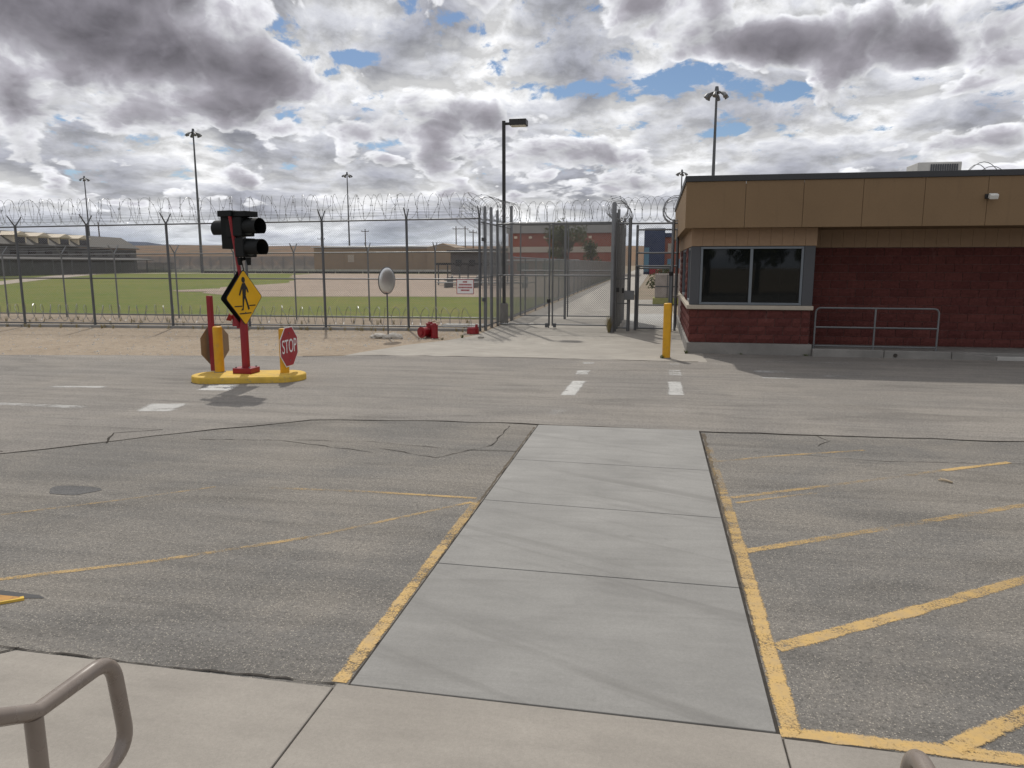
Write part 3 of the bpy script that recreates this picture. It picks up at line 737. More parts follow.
# flood lamp on the fascia
lm = MB(); lm.box(6.98, 7.08, FY - .05, FY - .003, 3.58, 3.68); lb = lm.build('wall_lamp', 'lamp_black', bld, bevel=.006)
MB().tube([(7.03, FY - .04, 3.63), (7.06, FY - .10, 3.63)], .02, 8).build('arm', 'lamp_black', lb)
MB().obox((7.10, FY - .15, 3.62), ((1, 0, 0), (0, .9, .43), (0, -.43, .9)), (.085, .055, .05)).build('lamp_shade', 'lamp_lens', lb, bevel=.012)
# small pipes at the back left corner
pp = MB(); pp.post(.72, 26.2, 0, 3.0, .035); pp.build('downpipe', 'galvanised', bld, smooth=True)
MB().tube([(XL, 25.2, 1.12), (.5, 25.2, 1.12)], .03, 8).build('pipe', 'sill', bld, smooth=True)

# sidewalk in front of the recessed wall
sd = MB(); sd.prism([(XB + .03, YF - .02), (6.85, YF - .02), (7.6, YF - .0), (XR, YF), (XR, YR + .05), (XB - .04, YR + .05), (XB - .04, YF + .36), (XB + .03, YF + .36)], -.05, .155)
sdo = struct('sidewalk', sd, 'kerb_concrete', bevel=.015)
kb = MB(); kb.box(XB + .025, 5.3, YF - .17, YF - .022, -.1, .185); kb.build('kerb_stone', 'kerb_concrete', sdo, bevel=.02)
kb = MB(); kb.box(5.31, 6.75, YF - .17, YF - .022, -.1, .18); kb.build('kerb_stone', 'kerb_concrete', sdo, bevel=.02)
kb = MB(); kb.hexa([(6.76, YF - .17, -.1), (7.7, YF - .16, -.1), (7.7, YF - .022, -.1), (6.76, YF - .022, -.1), (6.76, YF - .17, .175), (7.7, YF - .16, .09), (7.7, YF - .022, .09), (6.76, YF - .022, .175)]); kb.build('kerb_stone', 'kerb_concrete', sdo, bevel=.015)
kb = MB(); kb.box(7.71, 10.0, YF - .16, YF - .022, -.1, .09); kb.build('kerb_stone', 'pale_concrete', sdo, bevel=.02)
kb = MB(); kb.box(10.01, XR, YF - .16, YF - .022, -.1, .09); kb.build('kerb_stone', 'kerb_concrete', sdo, bevel=.02)
MB().tube([(5.55, YF - .185, .07), (5.55, YF - .10, .07)], .045, 12).build('drain_hole', 'crack', sdo)

# steel guard rail on the sidewalk
rl = thing('guard_rail', 'grey steel pipe guard rail in front of the dark red block wall', 'railing', (5.1, 18.85, .155))
gy = 18.86
MB().tube(smooth_path([(3.80, gy, .155), (3.80, gy, 1.14), (6.52, gy, 1.14), (6.52, gy, .155)], .13), .022, 8).build('top_rail', 'galvanised', rl, smooth=True)
MB().tube([(3.82, gy, .68), (6.5, gy, .68)], .02, 8).build('middle_rail', 'galvanised', rl, smooth=True)
MB().tube([(3.82, gy, .23), (6.5, gy, .23)], .02, 8).build('bottom_rail', 'galvanised', rl, smooth=True)
MB().post(5.14, gy, .155, 1.13, .022, 8).build('post', 'galvanised', rl, smooth=True)
for x in (3.80, 5.14, 6.52): MB().box(x - .05, x + .05, gy - .05, gy + .05, .156, .166).build('base_plate', 'galvanised', rl)

# air conditioner and conduit on the roof
ac = thing('roof_air_conditioner', 'pale metal air conditioner box on the guard building roof', 'air conditioner', (8.1, 24.0, 4.0))
MB().box(7.12, 8.25, 23.2, 24.2, 3.95, 4.98).build('casing', 'ac_metal', ac, bevel=.02)
for k in range(12):
    x = 7.45 + k * .06; MB().box(x, x + .04, 23.18, 23.198, 4.66, 4.92).build('louvre', 'panel_grey', ac)
cd = thing('roof_conduit', 'thin curved conduit pipes beside the roof air conditioner', 'conduit', (9.3, 24.0, 4.0))
for k, (a, b, h) in enumerate(((8.3, 9.6, 5.0), (8.35, 9.3, 4.95), (8.6, 9.9, 4.90))):
    MB().tube([(a + (b - a) * t / 12, 23.6 + k * .1, 3.98 + (h - 3.98) * math.sin(math.pi * t / 12) ** .6) for t in range(13)], .010, 6).build('pipe', 'galvanised', cd, smooth=True)

# yellow bollard by the gate
def bollard(x, y, z0, h, r, label, group=None):
    t = thing('bollard', label, 'bollard', (x, y, z0), group)
    pr_ = [(r, 0), (r, h - .035), (r * .96, h - .012), (r * .8, h), (0.001, h + .004)]
    MB().tube([(x, y, z0 + z) for _, z in pr_], [q for q, _ in pr_], 20).build('post', 'yellow_steel', t, smooth=True)
    MB().tube([(x, y, z0), (x, y, z0 + .012)], r * 1.25, 20).build('footing', 'kerb_concrete', t)
    return t
bollard(.30, 17.62, 0, 1.28, .092, 'tall yellow steel bollard standing alone beside the guard building corner')

# ---------------------------------------------------------------- traffic island with signs and signal
IZ = .125
A_, B_ = Vector((-8.10, 12.56)), Vector((-6.97, 12.92)); hw = .455
axd = (B_ - A_).normalized(); ann = Vector((-axd.y, axd.x))
def capsule(sh):
    out = []
    for k in range(17): t = -math.pi / 2 + math.pi * k / 16; p = B_ + axd * math.cos(t) * (hw + sh) + ann * math.sin(t) * (hw + sh); out.append((p.x, p.y))
    for k in range(17): t = math.pi / 2 + math.pi * k / 16; p = A_ + axd * math.cos(t) * (hw + sh) + ann * math.sin(t) * (hw + sh); out.append((p.x, p.y))
    return out
isl = thing('traffic_island', 'raised yellow concrete island in the road under the traffic signal', 'traffic island', (-7.54, 12.74, 0))
MB().prism(capsule(0), -.02, IZ).build('kerb', 'kerb_yellow', isl, bevel=.03)
MB().prism(capsule(-.17), IZ - .05, IZ + .004).build('top', 'kerb_yellow', isl, bevel=.004)
m_ = MB(); strip(m_, jag([(-7.50, 12.2), (-7.46, 12.29), (-7.60, 12.6)], .015, .06, 4), [.012] * 8, IZ + .006)
def octagon(c, nrm, size, thick, front, back):
    """flat octagonal plate centred on c, its face towards nrm (horizontal)"""
    nrm = Vector(nrm).normalized(); s_ = Vector((0, 0, 1)).cross(nrm).normalized(); up = Vector((0, 0, 1)); c = Vector(c)
    r_ = size / 2 / math.cos(math.pi / 8)
    ring = [(math.cos(math.pi / 8 + k * math.pi / 4) * r_, math.sin(math.pi / 8 + k * math.pi / 4) * r_) for k in range(8)]
    m_ = MB(); P = [c + s_ * a + up * b for a, b in ring]
    m_.v = [tuple(p - nrm * thick / 2) for p in P] + [tuple(p + nrm * thick / 2) for p in P]
    m_.f = [tuple(reversed(range(8))), tuple(range(8, 16))] + [(k, (k + 1) % 8, 8 + (k + 1) % 8, 8 + k) for k in range(8)]
    return m_, s_, up
def flat_on(poly, c, s_, up, nrm, off, th):
    c = Vector(c); nrm = Vector(nrm).normalized(); n_ = len(poly); m_ = MB()
    P = [c + s_ * a + up * b + nrm * off for a, b in poly]
    m_.v = [tuple(p) for p in P] + [tuple(p + nrm * th) for p in P]
    m_.f = [tuple(reversed(range(n_))), tuple(range(n_, 2 * n_))] + [(k, (k + 1) % n_, n_ + (k + 1) % n_, n_ + k) for k in range(n_)]
    return m_
def letters_on(body, size, sx, c, s_, up, nrm, off, th):
    vs, fs = text_mesh(body, size, th / 2); c = Vector(c); nrm = Vector(nrm).normalized(); m_ = MB()
    m_.v = [tuple(c + s_ * (v[0] * sx) + up * v[1] + nrm * (off + th / 2 + v[2])) for v in vs]; m_.f = fs
    return m_
def stop_face(c, nrm, size, parent):
    o, s_, up = octagon(c, nrm, size, .004, 0, 0)
    pl = o.build('sign_panel', 'sign_white', parent)
    r_ = size / 2 / math.cos(math.pi / 8)
    ring = [(math.cos(math.pi / 8 + k * math.pi / 4) * (r_ - .022), math.sin(math.pi / 8 + k * math.pi / 4) * (r_ - .022)) for k in range(8)]
    flat_on(ring, c, s_, up, nrm, .0025, .003).build('red_face', 'sign_red', pl)
    letters_on('STOP', .37, .72, Vector(c), s_, up, nrm, .006, .003).build('lettering', 'sign_white', pl)
    return pl
# right: bollard with a stop sign
bx_, by_ = -6.93, 12.98
tb = thing('bollard', 'yellow bollard with red stop sign bolted on, right end of the island', 'bollard', (bx_, by_, IZ))
MB().tube([(bx_, by_, IZ), (bx_, by_, IZ + .82), (bx_, by_, IZ + .845)], [.085, .085, .07], 20).build('post', 'yellow_steel', tb, smooth=True)
NS = Vector((.998, .05, 0)).normalized()
stop_face((bx_ + .10, by_ + .02, IZ + .50), NS, .76, tb)
for z in (.24, .76): MB().tube([Vector((bx_ + .10, by_ + .02, IZ + z)) + NS * .003, Vector((bx_ + .10, by_ + .02, IZ + z)) + NS * .018], .012, 6).build('bolt', 'galvanised', tb)
# left: plain bollard, red post with the other stop sign seen from behind
bollard(-8.19, 12.80, IZ, .88, .088, 'plain yellow bollard at the left end of the island before the red post')
sp = thing('stop_sign', 'red post carrying a stop sign seen from its brown back', 'sign', (-8.41, 12.95, IZ))
MB().box(-8.455, -8.365, 12.905, 12.995, IZ, 1.58).build('post', 'red_paint', sp, bevel=.008)
NB = Vector((.985, -.17, 0)).normalized(); SC = Vector((-8.475, 13.14, .62))
o, s_, up = octagon(SC, NB, .76, .006, 0, 0); pl = o.build('sign_panel', 'sign_back', sp)
NL = -NB; sl = Vector((0, 0, 1)).cross(NL).normalized()
r_ = .38 / math.cos(math.pi / 8)
ring = [(math.cos(math.pi / 8 + k * math.pi / 4) * (r_ - .022), math.sin(math.pi / 8 + k * math.pi / 4) * (r_ - .022)) for k in range(8)]
flat_on(ring, SC, sl, Vector((0, 0, 1)), NL, .0035, .003).build('red_face', 'sign_red', pl)
letters_on('STOP', .37, .72, SC, sl, Vector((0, 0, 1)), NL, .007, .003).build('lettering', 'sign_white', pl)

# centre: red mast with traffic signal heads and pedestrian warning signs
sg = thing('traffic_signal', 'red mast with black signal heads and yellow pedestrian crossing sign', 'traffic signal', (-7.63, 12.80, IZ))
px, py = -7.63, 12.80
MB().box(px - .19, px + .19, py - .17, py + .17, IZ + .004, IZ + .11).build('base_plate', 'red_paint', sg, bevel=.012)
MB().tube([(px, py, IZ + .1), (px + .0, py, 1.05), (px - .0, py, 1.30)], [.075, .075, .05], 16).build('pole', 'red_paint', sg, smooth=True)
MB().tube([(px, py, 1.2), (px - .02, py, 2.0), (px - .09, py - .10, 3.05)], [.035, .035, .035], 12).build('mast', 'red_paint', sg, smooth=True)
hb = MB(); hb.tube([(px - .13, py - .01, 1.02), (px - .13, py + .0, 1.24)], .085, 14); hb.tube([(px - .20, py - .05, 1.16), (px - .27, py - .09, 1.20)], [.05, .075], 14)
hb.box(px - .12, px - .02, py - .05, py + .05, .98, 1.12)
hb.build('horn', 'red_paint', sg, smooth=True)
def diamond(c, nrm, size, parent, full):
    nrm = Vector(nrm).normalized(); s_ = Vector((0, 0, 1)).cross(nrm).normalized(); up = Vector((0, 0, 1)); h = size / math.sqrt(2)
    def rnd(h, r_):
        out = []
        for q in range(4):
            a0 = q * math.pi / 2; cx, cy = math.cos(a0) * (h - r_ * 1.414), math.sin(a0) * (h - r_ * 1.414)
            for k in range(5): t = a0 - math.pi / 4 + k * math.pi / 8; out.append((cx + math.cos(t) * r_, cy + math.sin(t) * r_))
        return out
    pl = flat_on(rnd(h, .05), c, s_, up, nrm, -.004, .004).build('warning_sign', 'black_sign', parent)
    flat_on(rnd(h - .022, .045), c, s_, up, nrm, .0015, .003).build('yellow_face', 'sign_yellow', pl)
    def sub(poly, nm='symbol'):
        flat_on(poly, c, s_, up, nrm, .0065, .003).build(nm, 'black_sign', pl)
    sub([(-.02 + .05 * math.cos(k * math.pi / 7), .33 + .055 * math.sin(k * math.pi / 7)) for k in range(14)], 'walker_head')
    body = [(-.055, .265), (.0, .275), (.045, .24), (.085, .14), (.055, .12), (.030, .17), (.020, .05), (.060, -.06), (.115, -.20), (.085, -.235), (.045, -.21), (.0, -.05), (-.035, -.215), (-.105, -.235), (-.085, -.195), (-.06, -.05), (-.055, .06), (-.06, .15), (-.095, .10), (-.135, .03), (-.16, .045), (-.12, .16)]
    # build the walker from convex pieces: torso, legs, arms
    for nm, q in (('walker_body', [(-.06, .265), (.02, .275), (.055, .22), (.03, .03), (-.06, .03)]), ('walker_leg', [(-.06, .035), (-.0, .035), (-.03, -.10), (-.055, -.235), (-.125, -.235), (-.075, -.19)]), ('walker_leg', [(-.03, .034), (.03, .034), (.07, -.07), (.13, -.215), (.085, -.235), (.03, -.08)]),
                  ('walker_arm', [(-.062, .255), (-.058, .18), (-.13, .04), (-.165, .055), (-.105, .18)]), ('walker_arm', [(.056, .22), (.045, .17), (.095, .085), (.12, .10), (.09, .18)])):
        sub(q, nm)
    sub([(-.30, -.145), (-.30, -.165), (-.09, -.165), (-.09, -.145)], 'crossing_line'); sub([(.12, -.145), (.12, -.165), (.30, -.165), (.30, -.145)], 'crossing_line')
    sub([(-.17, -.285), (-.17, -.305), (.17, -.305), (.17, -.285)], 'crossing_line')
    return pl
ND = Vector((.992, -.125, 0)).normalized()
diamond((px + .065, py - .03, 1.56), ND, .75, sg, True)
diamond((px - .04, py - .0, 1.56), Vector((-.985, .17, 0)), .75, sg, False)
for bx2, by2 in ((-.14, -.12), (.14, -.12), (.14, .12), (-.14, .12)):
    MB().tube([(px + bx2, py + by2, IZ + .11), (px + bx2, py + by2, IZ + .135)], .018, 6).build('bolt', 'galvanised', sg)
for z in (1.28, 1.84): MB().tube([Vector((px + .065, py - .03, z)) + ND * .004, Vector((px + .065, py - .03, z)) + ND * .02], .012, 6).build('bolt', 'galvanised', sg)
MB().tube([(px + .03, py + .03, 1.3), (px + .06, py + .05, 1.9), (px - .02, py + .06, 2.35), (px + .05, py + .1, 2.5)], .010, 6).build('cable', 'signal_black', sg, smooth=True)
def section(c, d, parent, m='signal_black', lens=.15):
    """one lamp section of a signal head: housing, lens and tunnel visor, facing d"""
    c = Vector(c); d = Vector(d).normalized(); s_ = Vector((0, 0, 1)).cross(d).normalized(); up = Vector((0, 0, 1))
    h = MB().obox(c, (d, s_, up), (.11, .17, .172)).build('housing', m, parent, bevel=.02)
    MB().tube([c + d * .112, c + d * .128], [.15, .10], 18).build('lens', 'signal_green', h, smooth=True)
    v = MB(); n_ = 22; L = .30
    t0, t1 = R(-50), R(230)
    for q, rr in ((0, .158), (1, .150)):
        for e in (0, 1):
            for k in range(n_ + 1):
                t = t0 + (t1 - t0) * k / n_; ln = L * (1.0 - .0 * (1 - math.sin(t)))
                p = c + d * (.11 + e * ln) + (s_ * math.cos(t) + up * math.sin(t)) * rr; v.v.append(tuple(p))
    N_ = n_ + 1
    for k in range(n_):
        v.f.append((k, k + 1, N_ + k + 1, N_ + k)); v.f.append((2 * N_ + k + 1, 2 * N_ + k, 3 * N_ + k, 3 * N_ + k + 1)); v.f.append((N_ + k, N_ + k + 1, 3 * N_ + k + 1, 3 * N_ + k))
    v.build('visor', m, h, smooth=True)
    return h
dR = Vector((.97, -.25, 0)); dL = Vector((-.97, .25, 0))
section((px + .09, py + .03, 2.86), dR, sg); section((px + .12, py + .02, 2.48), dR, sg)
section((px - .17, py + .12, 2.84), dL, sg, 'signal_black')
br = MB(); br.obox((px - .18, py + .08, 2.80), ((1, 0, 0), (0, 1, 0), (0, 0, 1)), (.15, .12, .34)); br.build('backplate', 'signal_black', sg, bevel=.01)
br = MB(); br.obox((px - .17, py + .05, 3.10), (dR.normalized(), Vector((.25, .97, 0)).normalized(), (0, 0, 1)), (.17, .16, .055)); br.build('cap', 'signal_black', sg, bevel=.01)
br = MB(); br.obox((px + .12, py + .02, 3.09), (dR.normalized(), Vector((.25, .97, 0)).normalized(), (0, 0, 1)), (.19, .16, .05)); br.build('cap', 'signal_black', sg, bevel=.01)
br = MB(); br.tube([(px - .02, py, 2.25), (px + .13, py - .05, 2.28)], .03, 8); br.build('bracket', 'signal_black', sg, smooth=True)
for q in (.02, .20): MB().tube([(px + q, py - .05, 2.30), (px + q + .01, py - .05, 2.16)], [.05, .035], 10).build('fitting', 'signal_black', sg, smooth=True)
MB().tube([(px - .06, py, 2.62), (px - .2, py, 2.62)], .03, 8).build('bracket', 'signal_black', sg, smooth=True)

# ---------------------------------------------------------------- handrails, landing and wheel stop in the foreground
stp = MB(); stp.box(-1.9, .85, -1.6, .62, 0, .60)
stp_o = struct('landing', stp, 'walk_concrete', bevel=.012)
for k in range(2): MB().box(-1.9, .85, .622 + k * .31, .925 + k * .31 + .005, 0, .44 - k * .16).build('step', 'walk_concrete', stp_o, bevel=.012)
def handrail(x, label, group=None):
    t = thing('handrail', label, 'handrail', (x, 1.67, .011), group)
    top = [(x, -1.0, 1.48), (x, .55, 1.48), (x, 1.68, .905), (x, 1.99, .905), (x, 2.03, .56), (x, 1.69, .50)]
    P = smooth_path(top[:3], .1)[:-1] + [Vector(top[2])] + smooth_path(top[2:], .085, 7)[1:]
    MB().tube(P, .0255, 16).build('rail', 'rail_paint', t, smooth=True)
    MB().tube([(x, 1.675, .013), (x, 1.672, .895)], .0255, 16).build('post', 'rail_paint', t, smooth=True)
    MB().tube([(x, .40, .60), (x, .40, 1.47)], .0255, 16).build('post', 'rail_paint', t, smooth=True)
    MB().tube([(x, 1.675, .012), (x, 1.675, .024)], .055, 16).build('flange', 'rail_paint', t)
    return t
handrail(-1.74, 'brown pipe handrail with looped end in the lower left foreground')
handrail(.725, 'brown pipe handrail whose rounded top just shows at the bottom right edge')
ws = thing('drain_cover', 'rusty orange drain cover with a black strip at the left picture edge', 'drain', (-4.6, 3.7, 0))
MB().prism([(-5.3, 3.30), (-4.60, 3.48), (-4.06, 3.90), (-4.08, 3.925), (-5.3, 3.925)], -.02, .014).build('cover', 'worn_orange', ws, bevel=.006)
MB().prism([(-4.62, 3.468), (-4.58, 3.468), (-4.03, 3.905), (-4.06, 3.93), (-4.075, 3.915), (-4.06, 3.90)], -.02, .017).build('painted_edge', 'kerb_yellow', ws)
MB().sheet([(-5.3, 3.93), (-4.05, 3.93), (-3.92, 3.955), (-3.99, 3.985), (-4.25, 4.0), (-5.3, 4.02)], .003).build('black_strip', 'black_sign', ws)  # flat black sheet laid on the asphalt along the cover, nothing cut open

st = thing('stick', 'small bleached stick lying on the asphalt between the right yellow lines', 'stick', (2.96, 7.97, .01))
MB().tube([(2.90, 8.0, .012), (2.95, 7.985, .020), (3.01, 7.93, .012)], [.006, .013, .010], 7).build('stem', 'stick_wood', st, smooth=True)
MB().tube([(2.94, 7.985, .018), (2.925, 8.02, .03)], [.008, .004], 6).build('twig', 'stick_wood', st, smooth=True)

# ---------------------------------------------------------------- chain-link fences and gates
def lerp(a, b, t): return a + (b - a) * t
def chain(mb, A, B, z0, z1a, z1b, pitch=.075, r=.0019):
    """woven diamond mesh between two ground points as straight diagonal wires with real thickness"""
    A = Vector((A[0], A[1], 0)); B = Vector((B[0], B[1], 0)); L = (B - A).length; d = (B - A) / L; nn = Vector((-d.y, d.x, 0))
    H_ = max(z1a, z1b) - z0
    def top(s): return lerp(z1a, z1b, s / L) - z0
    n_ = int((L + H_) / pitch)
    for sgn in (1, -1):
        for k in range(n_ + 1):
            s0 = -H_ + k * pitch
            a = max(s0, 0.0); b = min(s0 + H_, L)
            if b - a < .01: continue
            ha, hb = a - s0, b - s0
            b2 = min(b, s0 + top(b)); hb = b2 - s0
            if b2 - a < .01: continue
            if sgn > 0: q = [(a, ha), (b2, hb)]
            else:
                q = [(L - a, ha), (L - b2, min(hb, top(L - b2)))]
            P0 = A + d * q[0][0] + Vector((0, 0, z0 + q[0][1])); P1 = A + d * q[1][0] + Vector((0, 0, z0 + q[1][1]))
            t = (P1 - P0).normalized(); u_ = nn; w_ = t.cross(u_)
            off = nn * (r * .8 * sgn); i = len(mb.v)
            for P in (P0, P1):
                for j in range(3):
                    an = 2 * math.pi * j / 3; mb.v.append(tuple(P + off + (u_ * math.cos(an) + w_ * math.sin(an)) * r))
            for j in range(3): mb.f.append((i + j, i + (j + 1) % 3, i + 3 + (j + 1) % 3, i + 3 + j))
    return mb
def coil(mb, A, B, rad, pitch, r=.0065, hand=1, seed=1, squash=1.0, barbs=True, seg=16):
    """concertina razor wire: a helix along A-B with small blades"""
    A = Vector(A); B = Vector(B); L = (B - A).length; d = (B - A) / L; u_ = Vector((0, 0, 1)) - d * d.z; u_.normalize(); w_ = d.cross(u_)
    rg = random.Random(seed); turns = L / pitch; n_ = int(turns * seg); pts = []
    ph = rg.uniform(0, 6.28); wob = 0
    for k in range(n_ + 1):
        t = k / seg * 2 * math.pi * hand + ph
        if k % seg == 0: wob = rg.uniform(-.04, .04); wr_ = rg.uniform(.93, 1.05)
        # each loop leans: the clips pull neighbouring loops together and apart
        lean = .42 * rad * math.sin(t) + .10 * pitch * math.sin(t + (k // seg) * 2.3)
        s_ = k / n_ * L + lean
        pts.append(A + d * s_ + (u_ * math.cos(t) * squash + w_ * math.sin(t)) * rad * wr_ + Vector((0, 0, wob * .3)))
    mb.tube(pts, r, 3, caps=False)
    if barbs:
        for k in range(0, n_, 2):
            p = pts[k]; e = (pts[k + 1] - p).normalized(); o = e.orthogonal().normalized()
            o.rotate(Matrix.Rotation(rg.uniform(0, 6.28), 3, e)); i = len(mb.v)
            mb.v += [tuple(p - e * .018 + o * .002), tuple(p + e * .018 + o * .002), tuple(p + o * .03 + e * .012), tuple(p - o * .03 - e * .012)]
            mb.f += [(i, i + 1, i + 2), (i + 1, i, i + 3)]
    return mb
def barbed(mb, P, Q, r=.004):
    P = Vector(P); Q = Vector(Q); n_ = 6
    mb.tube([P.lerp(Q, k / n_) + Vector((0, 0, -.03 * math.sin(math.pi * k / n_))) for k in range(n_ + 1)], r, 3, caps=False)

def fence(name, label, posts, h0, h1, rp, mid=None, arms=True, strands=True, pitch=.075, rw=.0019, m='galvanised', group=None, bottom=True, rail=True, z0=.0):
    P = posts; A, B = Vector(P[0]), Vector(P[-1]); L = (B - A).length
    def H_(p): return lerp(h0, h1, (Vector(p) - A).length / L)
    t = thing(name, label, 'fence', (A.x, A.y, z0), group)
    for (x, y) in P:
        h = H_((x, y))
        po = MB().post(x, y, z0 - .1, z0 + h + .03, rp, 10).build('post', m, t, smooth=True)
        if arms:
            a = MB(); dd = (B - A).normalized(); nn = Vector((-dd.y, dd.x))
            for s_ in (1, -1): a.tube([(x, y, z0 + h + .01), (x + nn.x * .32 * s_, y + nn.y * .32 * s_, z0 + h + .36)], [.026, .018], 6)
            a.build('barb_arm', m, po, smooth=True)
    if rail: MB().tube([(A.x, A.y, z0 + h0), (B.x, B.y, z0 + h1)], .024, 8).build('top_rail', m, t, smooth=True)
    if mid: MB().tube([(A.x, A.y, z0 + mid), (B.x, B.y, z0 + mid)], .022, 8).build('middle_rail', m, t, smooth=True)
    if bottom: MB().tube([(A.x, A.y, z0 + .13), (B.x, B.y, z0 + .13)], .024, 8).build('bottom_rail', m, t, smooth=True)
    c = chain(MB(), (A.x, A.y), (B.x, B.y), z0 + .06, z0 + h0, z0 + h1, pitch, rw).build('mesh', 'wire', t)
    if strands:
        s_ = MB(); dd = (B - A).normalized(); nn = Vector((-dd.y, dd.x))
        for q in (-1, 1):
            for f in (.45, .72, 1.0):
                for p0, p1 in zip(P, P[1:]):
                    barbed(s_, (p0[0] + nn.x * .31 * q * f, p0[1] + nn.y * .31 * q * f, z0 + H_(p0) + .36 * f), (p1[0] + nn.x * .31 * q * f, p1[1] + nn.y * .31 * q * f, z0 + H_(p1) + .36 * f))
        s_.build('barbed_wire', 'razor', t)
    return t

def onA(x): return 23.62 + (x + 5.6) * .075
OP = [(x, onA(x)) for x in (-30.2, -27.4, -24.6, -21.79, -19.14, -16.26, -13.5, -10.83, -7.99, -5.6)]
of = fence('perimeter_fence', 'tall outer chain-link fence with razor coils beside the dirt strip', OP, 3.33, 3.61, .042, 1.68, m='dark_galvanised')
coil(MB(), (-30, onA(-30), 3.86), (-5.7, onA(-5.7), 4.0), .43, .36, .0058, 1, 3, seg=20).build('razor_coil', 'razor', of)
coil(MB(), (-30, onA(-30), 3.87), (-5.7, onA(-5.7), 4.01), .41, .72, .0055, -1, 4, seg=20).build('razor_coil', 'razor', of)
kb = MB(); A0, B0 = OP[0], OP[-1]
for p0, p1 in zip(OP, OP[1:]):
    kb = MB(); kb.hexa([(p0[0] + .01, p0[1] - .20, -.1), (p1[0] - .01, p1[1] - .20, -.1), (p1[0] - .01, p1[1] + .16, -.1), (p0[0] + .01, p0[1] + .16, -.1),
                        (p0[0] + .01, p0[1] - .17, .075), (p1[0] - .01, p1[1] - .17, .075), (p1[0] - .01, p1[1] + .13, .075), (p0[0] + .01, p0[1] + .13, .075)])
    kb.build('footing', 'kerb_concrete', of, bevel=.015)
# inner fence
def onB(x): return 27.6 + (x + 5.6) * .05
IP = [(x, onB(x)) for x in (-32.5, -29.4, -26.6, -23.9, -21.55, -18.9, -16.4, -13.9, -10.9, -8.25, -5.75)]
nf = fence('perimeter_fence', 'lower inner chain-link fence behind the outer one, at the edge of the grass', IP, 2.5, 2.62, .03, None, m='galvanised')
# ground coil between the two fences
gc = thing('razor_wire', 'loose razor wire coil lying on the ground between the two fences', 'razor wire', (-18, 25.0, 0))
coil(MB(), (-31, 24.2, .33), (-6.4, 25.7, .31), .32, .36, .010, 1, 8).build('wire_coil', 'razor', gc)
pl_ = thing('concrete_pad', 'pale concrete pad on the dirt between the fences near the gates', 'slab', (-6.7, 25.4, 0))
MB().box(-7.35, -5.75, 25.15, 25.75, -.05, .06).build('slab', 'pale_concrete', pl_, bevel=.02)

# post row at the side of the gate, with mesh between
sf = thing('gate_side_fence', 'row of close tall galvanised posts with mesh left of the double gate', 'fence', (-5.5, 23.9, 0))
SP = [(-5.50, 23.98, 4.0, .055), (-5.53, 25.05, 4.05, .055), (-5.46, 25.75, 4.0, .05), (-5.47, 28.35, 4.33, .06)]
for x, y, h, r_ in SP: MB().tube([(x, y, -.05), (x, y, h - .02), (x, y, h + .02)], [r_, r_, r_ * .5], 12).build('post', 'galvanised', sf, smooth=True)
chain(MB(), (-5.55, 23.7), (-5.5, 28.35), .06, 3.5, 3.6, .065, .0023).build('mesh', 'wire', sf)
for z in (.12, 1.75, 3.5): MB().tube([(-5.55, 23.7, z), (-5.49, 28.35, z)], .022, 8).build('rail', 'galvanised', sf, smooth=True)
coil(MB(), (-5.5, 23.6, 3.95), (-5.5, 28.4, 4.05), .40, .34, .007, 1, 12).build('razor_coil', 'razor', sf)
cb = MB(); coil(cb, (-6.15, 24.2, 3.35), (-5.7, 24.1, 4.25), .42, .16, .008, -1, 14); cb.build('razor_coil', 'razor', sf)
for z in (.95, 2.9): MB().box(-5.60, -5.46, 23.86, 23.93, z, z + .12).build('hinge', 'dark_galvanised', sf, bevel=.01)

def leaf_gate(name, label, x0, x1, y, z0, z1, bars, parent_group=None, rp=.028, pitch=.07, extra=None, cat='gate', xbar=True):
    t = thing(name, label, cat, (x0, y, 0), parent_group)
    for z in bars: MB().tube([(x0, y, z), (x1, y, z)], .024, 8).build('rail', 'galvanised', t, smooth=True)
    for x in (x0, x1): MB().post(x, y, z0 - .04, z1 + .04, rp, 10).build('stile', 'galvanised', t, smooth=True)
    chain(MB(), (x0, y), (x1, y), z0, z1, z1, pitch, .0030).build('mesh', 'wire', t)
    return t
g1 = leaf_gate('swing_gate', 'near double gate leaf on the left, meshed steel frame', -5.36, -3.55, 25.25, .11, 3.5, (.11, 1.78, 3.5))
g2 = leaf_gate('swing_gate', 'near double gate leaf on the right, meshed steel frame', -3.44, -1.42, 25.25, .11, 3.5, (.11, 1.78, 3.5))
MB().tube([(-3.56, 25.2, .0), (-3.56, 25.2, .95)], .018, 8).build('drop_rod', 'dark_galvanised', g1, smooth=True)
MB().box(-3.62, -3.50, 25.17, 25.22, .86, .98).build('latch', 'lamp_black', g1, bevel=.01)
for q, gx in ((-3.64, g1), (-3.36, g2)): MB().box(q - .05, q + .05, 25.2, 25.3, .02, .16).build('stop_foot', 'dark_galvanised', gx, bevel=.01)
g3 = leaf_gate('swing_gate', 'second gate leaf further back on the left, meshed frame', -5.30, -3.50, 29.4, .12, 3.68, (.12, 1.9, 3.68), pitch=.08)
g4 = leaf_gate('swing_gate', 'second gate leaf further back on the right, meshed frame', -3.40, -1.45, 29.4, .12, 3.68, (.12, 1.9, 3.68), pitch=.08)
MB().post(-3.50, 29.34, 0, 3.72, .05, 10).build('lock_post', 'galvanised', g3, smooth=True)
